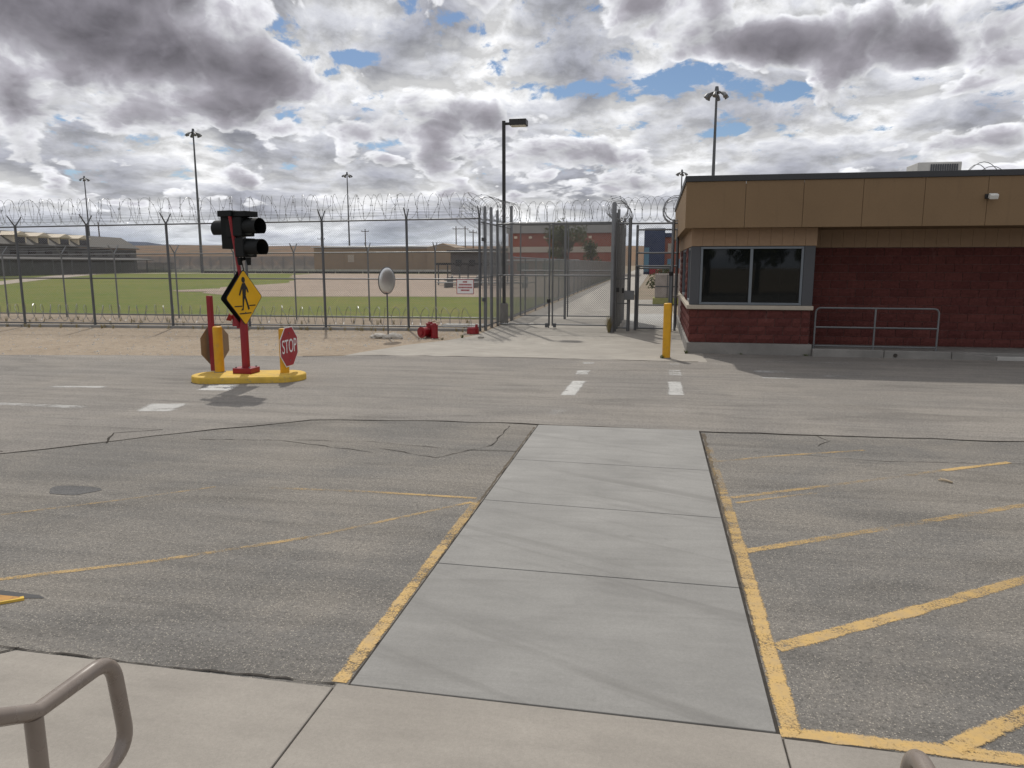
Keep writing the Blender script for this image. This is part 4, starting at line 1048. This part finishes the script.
# razor wire over the double gates
gw = thing('razor_wire', 'razor wire coil strung over the top of the double gate', 'razor wire', (-3.4, 25.25, 3.6))
coil(MB(), (-5.3, 25.25, 3.88), (-1.45, 25.25, 3.9), .36, .30, .0065, 1, 21).build('wire_coil', 'razor', gw)
coil(MB(), (-5.3, 29.4, 4.05), (-1.45, 29.4, 4.05), .34, .36, .0065, -1, 22).build('wire_coil', 'razor', gw)
MB().tube([(-5.4, 25.25, 3.52), (-1.4, 25.25, 3.54)], .02, 6).build('support_rail', 'galvanised', gw)

# right gate post with a meshed side panel running back from it
rp_ = thing('gate_post_fence', 'thick tall gate post with dense meshed panels running back behind it', 'fence', (-1.33, 23.95, 0))
MB().tube([(-1.33, 23.95, -.05), (-1.33, 23.95, 4.02), (-1.33, 23.95, 4.08)], [.075, .075, .05], 14).build('post', 'galvanised', rp_, smooth=True)
for k, (y, h) in enumerate(((24.35, 3.78), (25.25, 3.95), (26.4, 3.7), (27.8, 3.72), (29.4, 3.9))):
    MB().tube([(-1.26 + .01 * k, y, -.05), (-1.26 + .01 * k, y, h)], .05, 12).build('post', 'galvanised', rp_, smooth=True)
for z in (.1, 1.7, 3.5): MB().tube([(-1.30, 23.98, z), (-1.24, 29.4, z)], .022, 8).build('rail', 'galvanised', rp_, smooth=True)
for dx_ in (0, .06): chain(MB(), (-1.29 + dx_, 24.0), (-1.24 + dx_, 29.4), .06, 3.5, 3.55, .055, .0035).build('mesh', 'wire', rp_)
MB().box(-1.235, -1.13, 24.05, 24.13, 1.28, 1.42).build('padlock', 'lamp_black', rp_, bevel=.01)
coil(MB(), (-1.28, 24.0, 3.92), (-1.26, 29.3, 3.95), .34, .3, .0065, 1, 23).build('razor_coil', 'razor', rp_)
dw = thing('dry_weed', 'tuft of dry weed at the foot of the thick gate post', 'weed', (-1.42, 23.85, 0))
def weed(mb, x, y, n_, h, sp, seed):
    rg = random.Random(seed)
    for k in range(n_):
        a = rg.uniform(0, 6.28); L = h * rg.uniform(.5, 1.1); s_ = sp * rg.uniform(.2, 1); w = .006 * rg.uniform(.7, 1.6)
        b = Vector((x + rg.uniform(-.03, .03), y + rg.uniform(-.03, .03), 0)); e = b + Vector((math.cos(a) * s_, math.sin(a) * s_, L)); m_ = (b + e) / 2 + Vector((0, 0, L * .15)); o = Vector((-math.sin(a), math.cos(a), 0)) * w
        i = len(mb.v); mb.v += [tuple(b - o), tuple(b + o), tuple(m_ + o * .8), tuple(m_ - o * .8), tuple(e)]; mb.f += [(i, i + 1, i + 2, i + 3), (i + 3, i + 2, i + 4)]
    return mb
weed(MB(), -1.42, 23.86, 90, .55, .22, 3).build('stems', 'dry_weed', dw)

# pedestrian gate between the gate post and the building
pg = thing('entrance_fence', 'narrow fixed meshed frame round the pedestrian gate by the building', 'fence', (-.75, 24.6, 0))
for x, y, h, r_ in ((-.84, 24.5, 3.62, .055), (-.62, 24.9, 3.4, .042), (.52, 24.75, 3.55, .05), (.66, 24.9, 3.3, .04)):
    MB().tube([(x, y, -.05), (x, y, h), (x, y, h + .03)], [r_, r_, r_ * .5], 12).build('post', 'galvanised', pg, smooth=True)
for z, x0 in ((3.46, -1.3), (3.26, -.62), (2.52, -.62), (2.10, -.62)): MB().tube([(x0, 24.75, z), (.66, 24.75, z)], .028, 8).build('rail', 'galvanised', pg, smooth=True)
chain(MB(), (-.62, 24.75), (.52, 24.75), 2.1, 3.46, 3.46, .07, .003).build('mesh', 'wire', pg)
chain(MB(), (-1.28, 24.5), (-.84, 24.5), .1, 3.4, 3.4, .06, .0032).build('mesh', 'wire', pg)
for z in (.1, .9, 1.7): MB().tube([(-1.28, 24.5, z), (-.84, 24.5, z)], .02, 8).build('rail', 'galvanised', pg, smooth=True)
coil(MB(), (-1.2, 24.7, 3.9), (.7, 24.8, 3.92), .40, .24, .0065, 1, 31).build('razor_coil', 'razor', pg)
coil(MB(), (.62, 24.7, 3.95), (.60, 28.2, 4.0), .42, .45, .010, 1, 32).build('razor_coil', 'razor', pg)
lg = leaf_gate('pedestrian_gate', 'closed narrow pedestrian gate of steel pipe and mesh by the building', -.55, .46, 24.78, .08, 2.04, (.08, .84, 2.03))
MB().box(-.98, -.66, 24.36, 24.46, 1.02, 1.32).build('lock_box', 'galvanised', pg, bevel=.012)
MB().box(-1.06, -.99, 24.38, 24.46, 1.24, 1.40).build('padlock', 'lamp_black', pg, bevel=.01)
MB().box(.42, .54, 24.66, 24.72, 1.80, 1.92).build('hinge', 'lamp_black', lg, bevel=.01)
pd = MB(); pd.sheet([(-1.05, 25.3), (.75, 25.3), (.75, 33), (-1.05, 33)], .006); pdo = struct('gate_path', pd, 'pale_concrete')

# corridor fence receding beyond the gates
def cx_(y): return -5.47 - (y - 28.4) * .0092
CPs = [(cx_(28.6 + k * 3.05), 28.6 + k * 3.05) for k in range(0, 30)]
cf = fence('corridor_fence', 'long chain-link fence receding along the concrete road behind the gates', CPs, 2.42, 2.34, .036, None, False, False, .10, .0045, bottom=True)

# sign on the outer fence
sn = thing('notice_sign', 'white notice sign with red lettering wired to the outer fence', 'sign', (-6.05, 23.52, 1.2))
SX0, SX1, SY_, SZ0, SZ1 = -6.36, -5.78, 23.535, 1.20, 1.68
ps = MB().box(SX0, SX1, SY_, SY_ + .006, SZ0, SZ1).build('sign_panel', 'sign_white', sn)
b = MB()
for x0, x1, z0, z1 in ((SX0, SX1, SZ0, SZ0 + .018), (SX0, SX1, SZ1 - .018, SZ1), (SX0, SX0 + .018, SZ0 + .018, SZ1 - .018), (SX1 - .018, SX1, SZ0 + .018, SZ1 - .018)): b.box(x0, x1, SY_ - .003, SY_ - .0005, z0, z1)
b.build('border', 'sign_red', ps)
rg = random.Random(31)
for zc_, half in ((1.595, .075), (1.505, .205), (1.415, .225), (1.325, .145)):
    b = MB(); x = -6.07 - half
    while x < -6.07 + half:
        w = rg.uniform(.022, .034); b.box(x, x + w, SY_ - .004, SY_ - .0005, zc_ - .026, zc_ + .026); x += w + .012
    b.build('lettering', 'sign_red', ps)

# black lamp post behind the gate posts
lp = thing('lamp_post', 'black lamp post with one flat shoebox lamp behind the gate', 'street lamp', (-5.35, 26.35, 0))
MB().tube([(-5.35, 26.35, -.05), (-5.35, 26.35, .74), (-5.35, 26.35, .76)], [.15, .15, .13], 18).build('footing', 'kerb_concrete', lp, smooth=True)
MB().box(-5.405, -5.295, 26.295, 26.405, .76, 7.08).build('pole', 'lamp_black', lp, bevel=.01)
MB().box(-5.296, -5.12, 26.31, 26.39, 6.94, 7.02).build('arm', 'lamp_black', lp)
lh = MB().box(-5.125, -4.53, 26.12, 26.58, 6.90, 7.10).build('lamp_head', 'lamp_black', lp, bevel=.015)
MB().box(-5.09, -4.57, 26.16, 26.54, 6.885, 6.898).build('lens', 'lamp_lens', lh)
MB().box(-5.45, -5.25, 26.25, 26.45, .745, .775).build('base_plate', 'lamp_black', lp)

# convex mirror on a thin pole, with stones at its foot
mx, my = -7.75, 20.85
cm = thing('convex_mirror', 'round convex traffic mirror on a thin pole in the dirt', 'mirror', (mx, my, 0))
MB().post(mx, my, -.1, 1.32, .022, 10).build('pole', 'dark_galvanised', cm, smooth=True)
nm = Vector((.88, -.46, -.06)).normalized(); s_ = Vector((0, 0, 1)).cross(nm).normalized(); up = nm.cross(s_)
def disc(c, nm, s_, up, rad, bulge, mname, nme, parent, rx=.82):
    m_ = MB(); n_ = 28; rings = 5
    for q in range(rings + 1):
        t = q / rings
        for k in range(n_):
            a = 2 * math.pi * k / n_; m_.v.append(tuple(c + (s_ * math.cos(a) * rx + up * math.sin(a)) * rad * math.sin(t * math.pi / 2) + nm * bulge * math.cos(t * math.pi / 2)))
    for q in range(rings):
        for k in range(n_): m_.f.append((q * n_ + k, q * n_ + (k + 1) % n_, (q + 1) * n_ + (k + 1) % n_, (q + 1) * n_ + k))
    return m_.build(nme, mname, parent, smooth=True)
cc_ = Vector((mx, my, 1.69))
disc(cc_, nm, s_, up, .39, .06, 'mirror_steel', 'mirror_face', cm); disc(cc_, -nm, s_, up, .395, .05, 'sign_back', 'mirror_back', cm)
MB().tube([cc_ + (s_ * math.cos(a) * .82 + up * math.sin(a)) * .392 for a in [k * math.pi / 16 for k in range(32)]], .014, 6, closed=True).build('rim', 'dark_galvanised', cm, smooth=True)
def rock(x, y, s, label, seed, parent_group):
    rg = random.Random(seed); bm = bmesh.new(); bmesh.ops.create_icosphere(bm, subdivisions=3, radius=1)
    off = Vector((seed * 3.1, seed * 1.7, seed))
    for v in bm.verts:
        n_ = mnoise.fractal(v.co * 1.1 + off, 1.0, 2.0, 4) * .35; v.co *= 1 + n_
        v.co.x *= s[0]; v.co.y *= s[1]; v.co.z *= s[2]
    me = bpy.data.meshes.new('rock'); bm.to_mesh(me); bm.free(); me.materials.append(MATS['rock'])
    o = bpy.data.objects.new('rock', me); col.objects.link(o); o.location = (x, y, s[2] * .45)
    return tag(o, label, 'rock', parent_group)
rock(-8.05, 20.86, (.24, .17, .10), 'flat pale rock left of the convex mirror pole', 1, 'rocks round the mirror pole')
rock(-7.52, 20.80, (.20, .15, .11), 'rounded pale rock right of the convex mirror pole', 2, 'rocks round the mirror pole')
rock(-7.72, 20.66, (.12, .10, .08), 'small pale rock in front of the convex mirror pole', 3, 'rocks round the mirror pole')
rock(-5.05, 21.35, (.10, .08, .06), 'small white rock on the dirt right of the red pipe fittings', 5, 'rocks by the red fittings')

# red fire fittings on the dirt
hy = thing('fire_hydrant', 'red fire hydrant assembly with capped outlets lying by the fence', 'hydrant', (-6.35, 21.2, 0))
def drum(P, Q, r_, nme, cap=True):
    P = Vector(P); Q = Vector(Q); d_ = (Q - P).normalized(); L = (Q - P).length
    pts = [P, P + d_ * .03, P + d_ * .032, P + d_ * (L - .032), P + d_ * (L - .03), Q]; rr = [r_, r_, r_ * .86, r_ * .86, r_, r_]
    o = MB().tube(pts, rr, 18).build(nme, 'red_paint', hy, smooth=True)
    MB().tube([Q, Q + d_ * .04], [r_ * .55, r_ * .5], 6).build('cap_nut', 'red_paint', o)
    return o
drum((-6.62, 21.25, .18), (-6.76, 20.96, .17), .165, 'outlet'); drum((-6.40, 21.1, .0), (-6.40, 21.1, .40), .125, 'barrel'); drum((-6.60, 21.34, .0), (-6.60, 21.34, .42), .135, 'barrel')
MB().tube([(-6.60, 21.3, .2), (-6.40, 21.12, .2)], .07, 12).build('link_pipe', 'red_paint', hy, smooth=True)
MB().tube([(-6.66, 21.40, .42), (-6.42, 21.3, .50), (-6.30, 21.2, .44)], .02, 8).build('handle', 'stick_wood', hy, smooth=True)
vb = thing('valve_box', 'small red valve box on the ground at the gate corner post', 'valve', (-5.62, 22.75, 0))
MB().tube([(-5.62, 22.72, .0), (-5.62, 22.72, .17), (-5.62, 22.72, .20)], [.20, .19, .14], 14).build('body', 'red_paint', vb, smooth=True)
MB().tube([(-5.50, 22.70, .17), (-5.50, 22.70, .29)], [.05, .04], 8).build('stem', 'red_paint', vb, smooth=True)

# pebbles and dry growth on the dirt strip
peb = MB(); rg = random.Random(41)
for k in range(2600):
    x = rg.uniform(-30, -5.6); lo = lerp(11.5, 16.3, min(1, max(0, (x + 30) / 22))) if x < -8 else 17.4 + (x + 8) * 2.0
    y = rg.uniform(lo + .1, onA(x) - .3)
    if y < lo: continue
    s_ = .012 + .035 * rg.random() ** 3; i = len(peb.v); a = rg.uniform(0, 6.28)
    for q in range(5):
        t = a + q * 2 * math.pi / 5; peb.v.append((x + math.cos(t) * s_ * rg.uniform(.7, 1.2), y + math.sin(t) * s_ * rg.uniform(.7, 1.2), -.01))
    peb.v.append((x, y, s_ * .7 - .005))
    for q in range(5): peb.f.append((i + q, i + (q + 1) % 5, i + 5))
o = peb.build('pebbles', 'rock'); tag(o, 'loose pale pebbles scattered over the dirt strip', 'gravel', kind='stuff')
wd = MB()
for k in range(46):
    x = rg.uniform(-26, -5.8); weed(wd, x, onA(x) - rg.uniform(.2, .5), 10, .16, .10, 100 + k)
for k in range(60):
    x = rg.uniform(-30, -6); weed(wd, x, onA(x) + rg.uniform(.3, 3.2), 9, .20, .12, 300 + k)
o = wd.build('dry_weeds', 'dry_weed'); tag(o, 'sparse dry weeds along the foot of the fences', 'weeds', kind='stuff')
wg = MB()
for x, y, n_, h in ((.80, 18.60, 26, .10), (.20, 17.55, 20, .09), (2.1, 18.64, 16, .05), (3.6, 18.62, 16, .06), (-5.6, 21.3, 22, .12), (-6.05, 20.7, 16, .07)): weed(wg, x, y, n_, h, .09, int(x * 50) + 7)
o = wg.build('green_weeds', 'weed_green'); tag(o, 'small green weeds growing from pavement edges', 'weeds', kind='stuff')

# ---------------------------------------------------------------- background
# high mast lights
def mast(x, y, h, label, heads=6):
    t = thing('mast_light', label, 'light mast', (x, y, 0), 'high mast lights')
    MB().tube([(x, y, 0), (x, y, h * .5), (x, y, h)], [.32, .24, .15], 10).build('pole', 'dark_galvanised', t, smooth=True)
    MB().tube([(x + math.cos(a) * .6, y + math.sin(a) * .6, h - .3) for a in [k * math.pi / 8 for k in range(16)]], .10, 6, closed=True).build('ring', 'dark_galvanised', t, smooth=True)
    MB().tube([(x, y, h - .3), (x, y, h + .5)], [.35, .22], 10).build('crown', 'dark_galvanised', t, smooth=True)
    for k in range(heads):
        a = 2 * math.pi * k / heads + .3; d_ = Vector((math.cos(a), math.sin(a), 0)); p = Vector((x, y, h - .3)) + d_ * .6
        lh = MB().tube([p, p + d_ * .7 + Vector((0, 0, -.35)), p + d_ * .95 + Vector((0, 0, -.75))], [.10, .24, .34], 10).build('lamp_head', 'galvanised', t, smooth=True)
    return t
mast(-98.7, 150, 30.2, 'tallest light mast left of centre rising above the black traffic signal')
mast(-193.9, 230, 31.2, 'thin light mast far left above the dormer building')
mast(-97.9, 230, 30.4, 'thin light mast rising behind the long tan hall')
mast(7.6, 112, 26.0, 'dark light mast rising behind the guard building roof')
mast(6.4, 220, 27.6, 'faint light mast seen just left of the guard building roof corner')
# wooden power poles
def power_pole(x, y, h, label, arm=1.4, two=False):
    t = thing('power_pole', label, 'power pole', (x, y, 0), 'power poles on the skyline')
    MB().tube([(x, y, 0), (x, y, h)], [.24, .16], 8).build('pole', 'bark', t, smooth=True)
    if two: MB().tube([(x + 3.2, y, 0), (x + 3.2, y, h)], [.24, .16], 8).build('pole', 'bark', t, smooth=True)
    MB().box(x - arm, x + arm + (3.2 if two else 0), y - .08, y + .08, h - 1.0, h - .8).build('cross_arm', 'bark', t)
    for k in (-1, 1): MB().tube([(x + k * arm * .9, y, h - .8), (x + k * arm * .9, y, h - .4)], .08, 6).build('insulator', 'galvanised', t)
    return t
power_pole(-67.5, 250, 14.6, 'twin-legged power pole left of the gate posts on the skyline', 1.2, True)
power_pole(-61.5, 250, 13.4, 'single power pole just left of the gate posts on the skyline')
power_pole(-165.2, 200, 14.3, 'small power pole right of the dormer building')
power_pole(-100.4, 250, 14.0, 'small power pole behind the middle of the tan hall roof')
power_pole(-117, 250, 11.5, 'shortest power pole behind the left part of the tan hall roof')

# long tan hall
gy_ = thing('sports_hall', 'long low tan hall with pale metal roof across the field', 'building', (-68, 180, 0))
GX0, GX1, GXE, GY0, GY1 = -84.0, -54.0, -46.0, 175, 200
MB().box(GX0, GX1 + 7.4, GY0, GY1, 0, 5.9).build('wall', 'gym_wall', gy_)
m_ = MB(); m_.hexa([(GX0 - .5, GY0 - .6, 5.95), (GX1 - .2, GY0 - .6, 5.95), (GX1 - .2, GY1, 5.95), (GX0 - .5, GY1, 5.95), (GX0 - .5, GY0 - .6, 6.2), (GX1 - .2, GY0 - .6, 6.2), (GX1 - .2, GY1, 7.0), (GX0 - .5, GY1, 7.0)]); m_.build('roof', 'gym_roof', gy_)
m_ = MB(); yw = GY0 - .7
m_.v = [(GX1 - .4, yw, 0), (GX1 + 8.0, yw, 0), (GX1 + 8.0, yw, 5.4), (GX1 + 3.6, yw, 6.9), (GX1 - .4, yw, 5.9)] ; m_.v += [(x, yw + 12, z) for x, y, z in m_.v]
m_.f = [(0, 1, 2, 3, 4), (9, 8, 7, 6, 5)] + [(k, 5 + k, 5 + (k + 1) % 5, (k + 1) % 5) for k in range(5)]
m_.build('gable_end', 'gym_wall', gy_)
MB().box(GX0 + 9, GX0 + 10.6, GY0 - .08, GY0 - .01, 2.4, 4.2).build('vent', 'stone_band', gy_)
for k in range(5): MB().box(GX0 + 5.9 * k + 2, GX0 + 5.9 * k + 2.14, GY0 - .06, GY0 - .01, .2, 5.6).build('rib', 'gym_wall', gy_)
# low barrier wall with pale blocks in front of it
bw = thing('barrier_wall', 'low pale block barrier running along the far side of the field', 'wall', (-70, 158, 0))
for k in range(24): 
    x = -130 + k * 4.2; MB().box(x, x + 4.05, 158 + (k % 3) * .1, 159, 0, .75).build('block', 'pale_concrete', bw)
kb = thing('dark_barrier', 'dark low kerb line at the far edge of the infield', 'barrier', (-50, 150, 0))
for k in range(10): MB().box(-98 + k * 6.2, -98 + k * 6.2 + 5.9, 149.6, 150, 0, .42).build('beam', 'lamp_black', kb)
# far perimeter fence, dense with several layers
ff = thing('far_fence', 'grey far perimeter fence in front of the brown hillside', 'fence', (-110, 200, 0))
for k in range(40): MB().post(-190 + k * 3.4, 205, 0, 4.0, .07, 6).build('post', 'galvanised', ff)
chain(MB(), (-190, 205), (-58, 205), .1, 4.0, 4.0, .30, .035).build('mesh', 'wire', ff)
ff2 = thing('far_fence', 'second far perimeter fence behind the grey one, before the hillside', 'fence', (-110, 215, 0))
for k in range(40): MB().post(-205 + k * 3.6, 218, 0, 4.4, .07, 6).build('post', 'galvanised', ff2)
chain(MB(), (-205, 218), (-60, 218), .1, 4.4, 4.4, .30, .035).build('mesh', 'wire', ff2)

# shade shelter, bleachers, shed roof right of the hall
sh = thing('shade_shelter', 'dark flat shade shelter on thin posts at the infield edge', 'shelter', (-20, 74, 0))
MB().box(-21.6, -14.8, 72, 76, 2.00, 2.22).build('roof', 'lamp_black', sh)
for x in (-21.4, -19.2, -17.0, -15.0):
    for y in (72.3, 75.7): MB().post(x, y, 0, 2.0, .07, 8).build('post', 'dark_galvanised', sh)
bl = thing('bleachers', 'dark stepped bleacher benches beside the shade shelter', 'bleachers', (-17, 66, 0))
for k in range(4):
    MB().box(-18.6, -11.2, 64 + k * .7, 64.3 + k * .7, .42 + k * .22, .48 + k * .22).build('seat', 'dark_galvanised', bl)
for x in (-18.4, -16, -13.6, -11.4): MB().hexa([(x, 63.9, 0), (x + .08, 63.9, 0), (x + .08, 66.6, 0), (x, 66.6, 0), (x, 63.9, .4), (x + .08, 63.9, .4), (x + .08, 66.6, 1.06), (x, 66.6, 1.06)]).build('frame', 'dark_galvanised', bl)
MB().tube([(-16.4, 55, .72), (-9, 56.5, .72)], .05, 6).build('rail', 'galvanised', bl)
sd2 = thing('low_shed', 'low dark roofed shed right of the tan hall behind the gate posts', 'shed', (-35, 142, 0))
MB().box(-39.5, -22, 142, 148, 0, 4.2).build('wall', 'grey_wall', sd2); MB().hexa([(-40, 141, 4.25), (-21.5, 141, 4.7), (-21.5, 149, 4.7), (-40, 149, 4.25), (-40, 141, 4.65), (-21.5, 141, 5.2), (-21.5, 149, 5.4), (-40, 149, 4.9)]).build('roof', 'lamp_black', sd2)
for k in range(6): MB().box(-38.5 + k * 2.7, -37.3 + k * 2.7, 141.93, 141.99, 1.6, 2.8).build('window', 'dark_glass', sd2)

# long dormer building on the left, seen obliquely
DA, DB = Vector((-97.9, 77.9)), Vector((-97.9 - .189 * 84, 77.9 + .982 * 84))
ddv = (DB - DA); DL = ddv.length; ddv.normalize(); dn = Vector((ddv.y, -ddv.x))          # dn points to the field (towards +x)
if dn.x < 0: dn = -dn
dm = thing('dormer_building', 'long grey building with four cream dormers beyond the field on the left', 'building', (DA.x, DA.y, 0))
def dp(s, t, z): p = DA + ddv * s - dn * t; return (p.x, p.y, z)
def dbox(s0, s1, t0, t1, z0, z1, nme, m, par, z1b=None, z0b=None):
    z1b = z1 if z1b is None else z1b; z0b = z0 if z0b is None else z0b
    return MB().hexa([dp(s0, t0, z0), dp(s1, t0, z0), dp(s1, t1, z0b), dp(s0, t1, z0b), dp(s0, t0, z1), dp(s1, t0, z1), dp(s1, t1, z1b), dp(s0, t1, z1b)]).build(nme, m, par)
dbox(-45, DL, 8, 24, 0, 5.3, 'wall', 'grey_wall', dm)
rf = dbox(-45.5, DL + .5, 7.4, 11.6, 5.32, 5.55, 'roof', 'shingle', dm, 8.1, 7.85)
dbox(-45.5, DL + .5, 11.62, 24.6, 7.85, 8.1, 'roof', 'shingle', dm, 5.55, 5.32)
dbox(-44, DL - 1, 3.5, 7.9, 2.75, 2.95, 'awning', 'grey_wall', dm, 3.4, 3.2)
for s in range(-40, int(DL) - 2, 6): dbox(s, s + .2, 3.6, 3.8, 0, 2.75, 'post', 'dark_galvanised', dm)
for s in range(-41, int(DL) - 3, 5): dbox(s, s + 2.2, 7.93, 7.99, 3.7, 4.5, 'window', 'dark_glass', dm)
for k, s in enumerate((42.0, 48.7, 55.6, 62.2)):
    dr = dbox(s - 1.9, s + 1.9, 8.0, 9.9, 5.5, 7.15, 'dormer', 'cream', dm)
    dbox(s - 1.35, s + 1.35, 7.9, 7.99, 5.9, 6.9, 'window', 'dark_glass', dr)
    g_ = MB(); g_.v = [dp(s - 2.25, 7.6, 7.16), dp(s + 2.25, 7.6, 7.16), dp(s, 7.6, 7.9), dp(s - 2.25, 10.1, 7.16), dp(s + 2.25, 10.1, 7.16), dp(s, 11.2, 7.9)]
    g_.f = [(0, 1, 2), (5, 4, 3), (0, 2, 5, 3), (2, 1, 4, 5), (1, 0, 3, 4)]; g_.build('gable', 'cream', dr)
dk_ = thing('yard_fence', 'dark meshed yard fence along the foot of the dormer building', 'fence', (DA.x, DA.y, 0))
for k in range(0, int(DL) + 30, 4): 
    p = dp(-30 + k, -1.0, 0); MB().post(p[0], p[1], 0, 2.3, .05, 6).build('post', 'dark_galvanised', dk_)
chain(MB(), dp(-30, -1, 0)[:2], dp(DL, -1, 0)[:2], .05, 2.3, 2.3, .20, .018).build('mesh', 'dark_galvanised', dk_)

# brick building at the end of the corridor
bb = thing('brick_building', 'red brick building with pale bands seen through the double gate', 'building', (-16, 132, 0))
MB().box(-25.6, -6.2, 130, 150, 0, 4.0).build('wall', 'brick_far', bb)
MB().box(-25.7, -6.1, 129.85, 149, 4.02, 5.0).build('band', 'stone_band', bb)
MB().box(-25.6, -6.2, 130, 148, 5.02, 7.3).build('wall', 'brick_far', bb)
MB().box(-25.9, -5.9, 129.6, 150, 7.32, 9.2).build('parapet', 'roof_grey', bb)
for k in range(6): MB().box(-24.5 + k * 2.6, -24.0 + k * 2.6, 129.6, 129.98, 6.4, 6.8).build('wall_lamp', 'cream', bb)
MB().box(-25.4, -13, 127.5, 129.8, 2.55, 2.8).build('canopy', 'gym_roof', bb)
for k in range(4): MB().box(-24 + k * 4.5, -22 + k * 4.5, 129.9, 129.98, .8, 2.2).build('window', 'dark_glass', bb)
# blue building beyond the pedestrian gate
bl2 = thing('blue_building', 'dark blue panelled building seen through the pedestrian gate', 'building', (0, 152, 0))
MB().box(-2.4, 1.6, 150, 165, 0, 8.9).build('tower', 'blue_panel', bl2)
MB().box(-2.35, -1.4, 149.9, 149.98, 0.5, 5.2).build('glazing', 'cyan_panel', bl2)
MB().box(1.62, 9, 151, 165, 0, 7.2).build('wing', 'brick_far', bl2)
MB().box(1.55, 9.1, 150.6, 165, 7.22, 8.0).build('parapet', 'blue_panel', bl2)
for k in range(3): MB().box(2.2 + k * 2.2, 3.4 + k * 2.2, 150.92, 150.98, 1.2 , 3.0).build('window', 'cyan_panel', bl2)
for k in range(3): MB().box(2.2 + k * 2.2, 3.4 + k * 2.2, 150.92, 150.98, 4.2 , 6.0).build('window', 'stone_band', bl2)
MB().box(-1.2, 1.2, 148, 149.8, .0, 1.3).build('entrance', 'sign_red', bl2)
# grey cabinet on a mossy base beside the inner path
cab = thing('utility_cabinet', 'weathered grey cabinet on a yellow-green base behind the pedestrian gate', 'cabinet', (.5, 41, 0))
MB().box(-.02, 1.25, 41, 42, .34, 1.62).build('body', 'cabinet', cab, bevel=.03)
MB().box(.0, 1.2, 40.98, 41.0 - .002, .92, .98).build('seam', 'panel_grey', cab)
MB().box(.62, .66, 40.97, 40.995, .36, 1.58).build('door_edge', 'panel_grey', cab)
MB().box(-.12, 1.35, 40.9, 42.1, 0, .335).build('base', 'moss_base', cab, bevel=.02)

# trees
def tree(x, y, h, rx, label, seed, group, leaves=1500, lsz=.22):
    rg = random.Random(seed); t = thing('tree', label, 'tree', (x, y, 0), group)
    tr = MB(); tr.tube([(x, y, 0), (x + .1, y, h * .3), (x, y + .1, h * .62)], [.22, .16, .07], 8)
    clumps = []
    for k in range(11):
        a = rg.uniform(0, 6.28); q = rg.uniform(.2, .95); zz = rg.uniform(.38, .92); sh_ = math.sin(math.pi * min(1, zz * .9 + .05)) ** .6
        c = Vector((x + math.cos(a) * rx * q * sh_, y + math.sin(a) * rx * q * sh_, h * zz)); clumps.append((c, rx * rg.uniform(.28, .46)))
        tr.tube([(x, y, h * rg.uniform(.25, .5)), ((x + c.x) / 2, (y + c.y) / 2, c.z * .8), tuple(c)], [.07, .05, .02], 5)
    tr.build('trunk', 'bark', t, smooth=True)
    m_ = MB()
    for k in range(leaves):
        c, r_ = rg.choice(clumps); d_ = Vector((rg.gauss(0, 1), rg.gauss(0, 1), rg.gauss(0, .8))); d_ = d_.normalized() * r_ * rg.random() ** .45
        p = c + d_; n_ = Vector((rg.gauss(0, 1), rg.gauss(0, 1), rg.gauss(0, 1))).normalized(); u_ = n_.orthogonal().normalized(); w_ = n_.cross(u_); s_ = lsz * rg.uniform(.5, 1.2)
        m_.face([p - u_ * s_, p + w_ * s_ * .5, p + u_ * s_, p - w_ * s_ * .5])
    m_.build('crown', 'leaf', t)
    return t
tree(-12.9, 108, 8.0, 3.6, 'loose leafy tree in front of the red brick building', 4, 'trees behind the gates', 3600, .20)
tree(-9.6, 114, 5.6, 1.9, 'smaller sparse tree right of the loose leafy tree', 6, 'trees behind the gates', 800)
tree(.35, 43.6, 2.25, .75, 'low green shrub showing over the grey cabinet', 9, 'trees behind the gates', 500, .10)
# trees across the road behind the viewer, seen only as reflections in the guard building window
for k, (x, y, h, r_, lb) in enumerate(((3.4, -15, 6.2, 2.3, 'round dark tree mirrored in the left window pane'), (6.9, -17, 7.4, 2.8, 'tall dark tree mirrored across the middle of the window'), (10.6, -14, 5.4, 2.4, 'broad dark tree mirrored in the right window pane'))):
    tree(x, y, h, r_, lb, 20 + k, 'trees reflected in the window', 1800, .30)
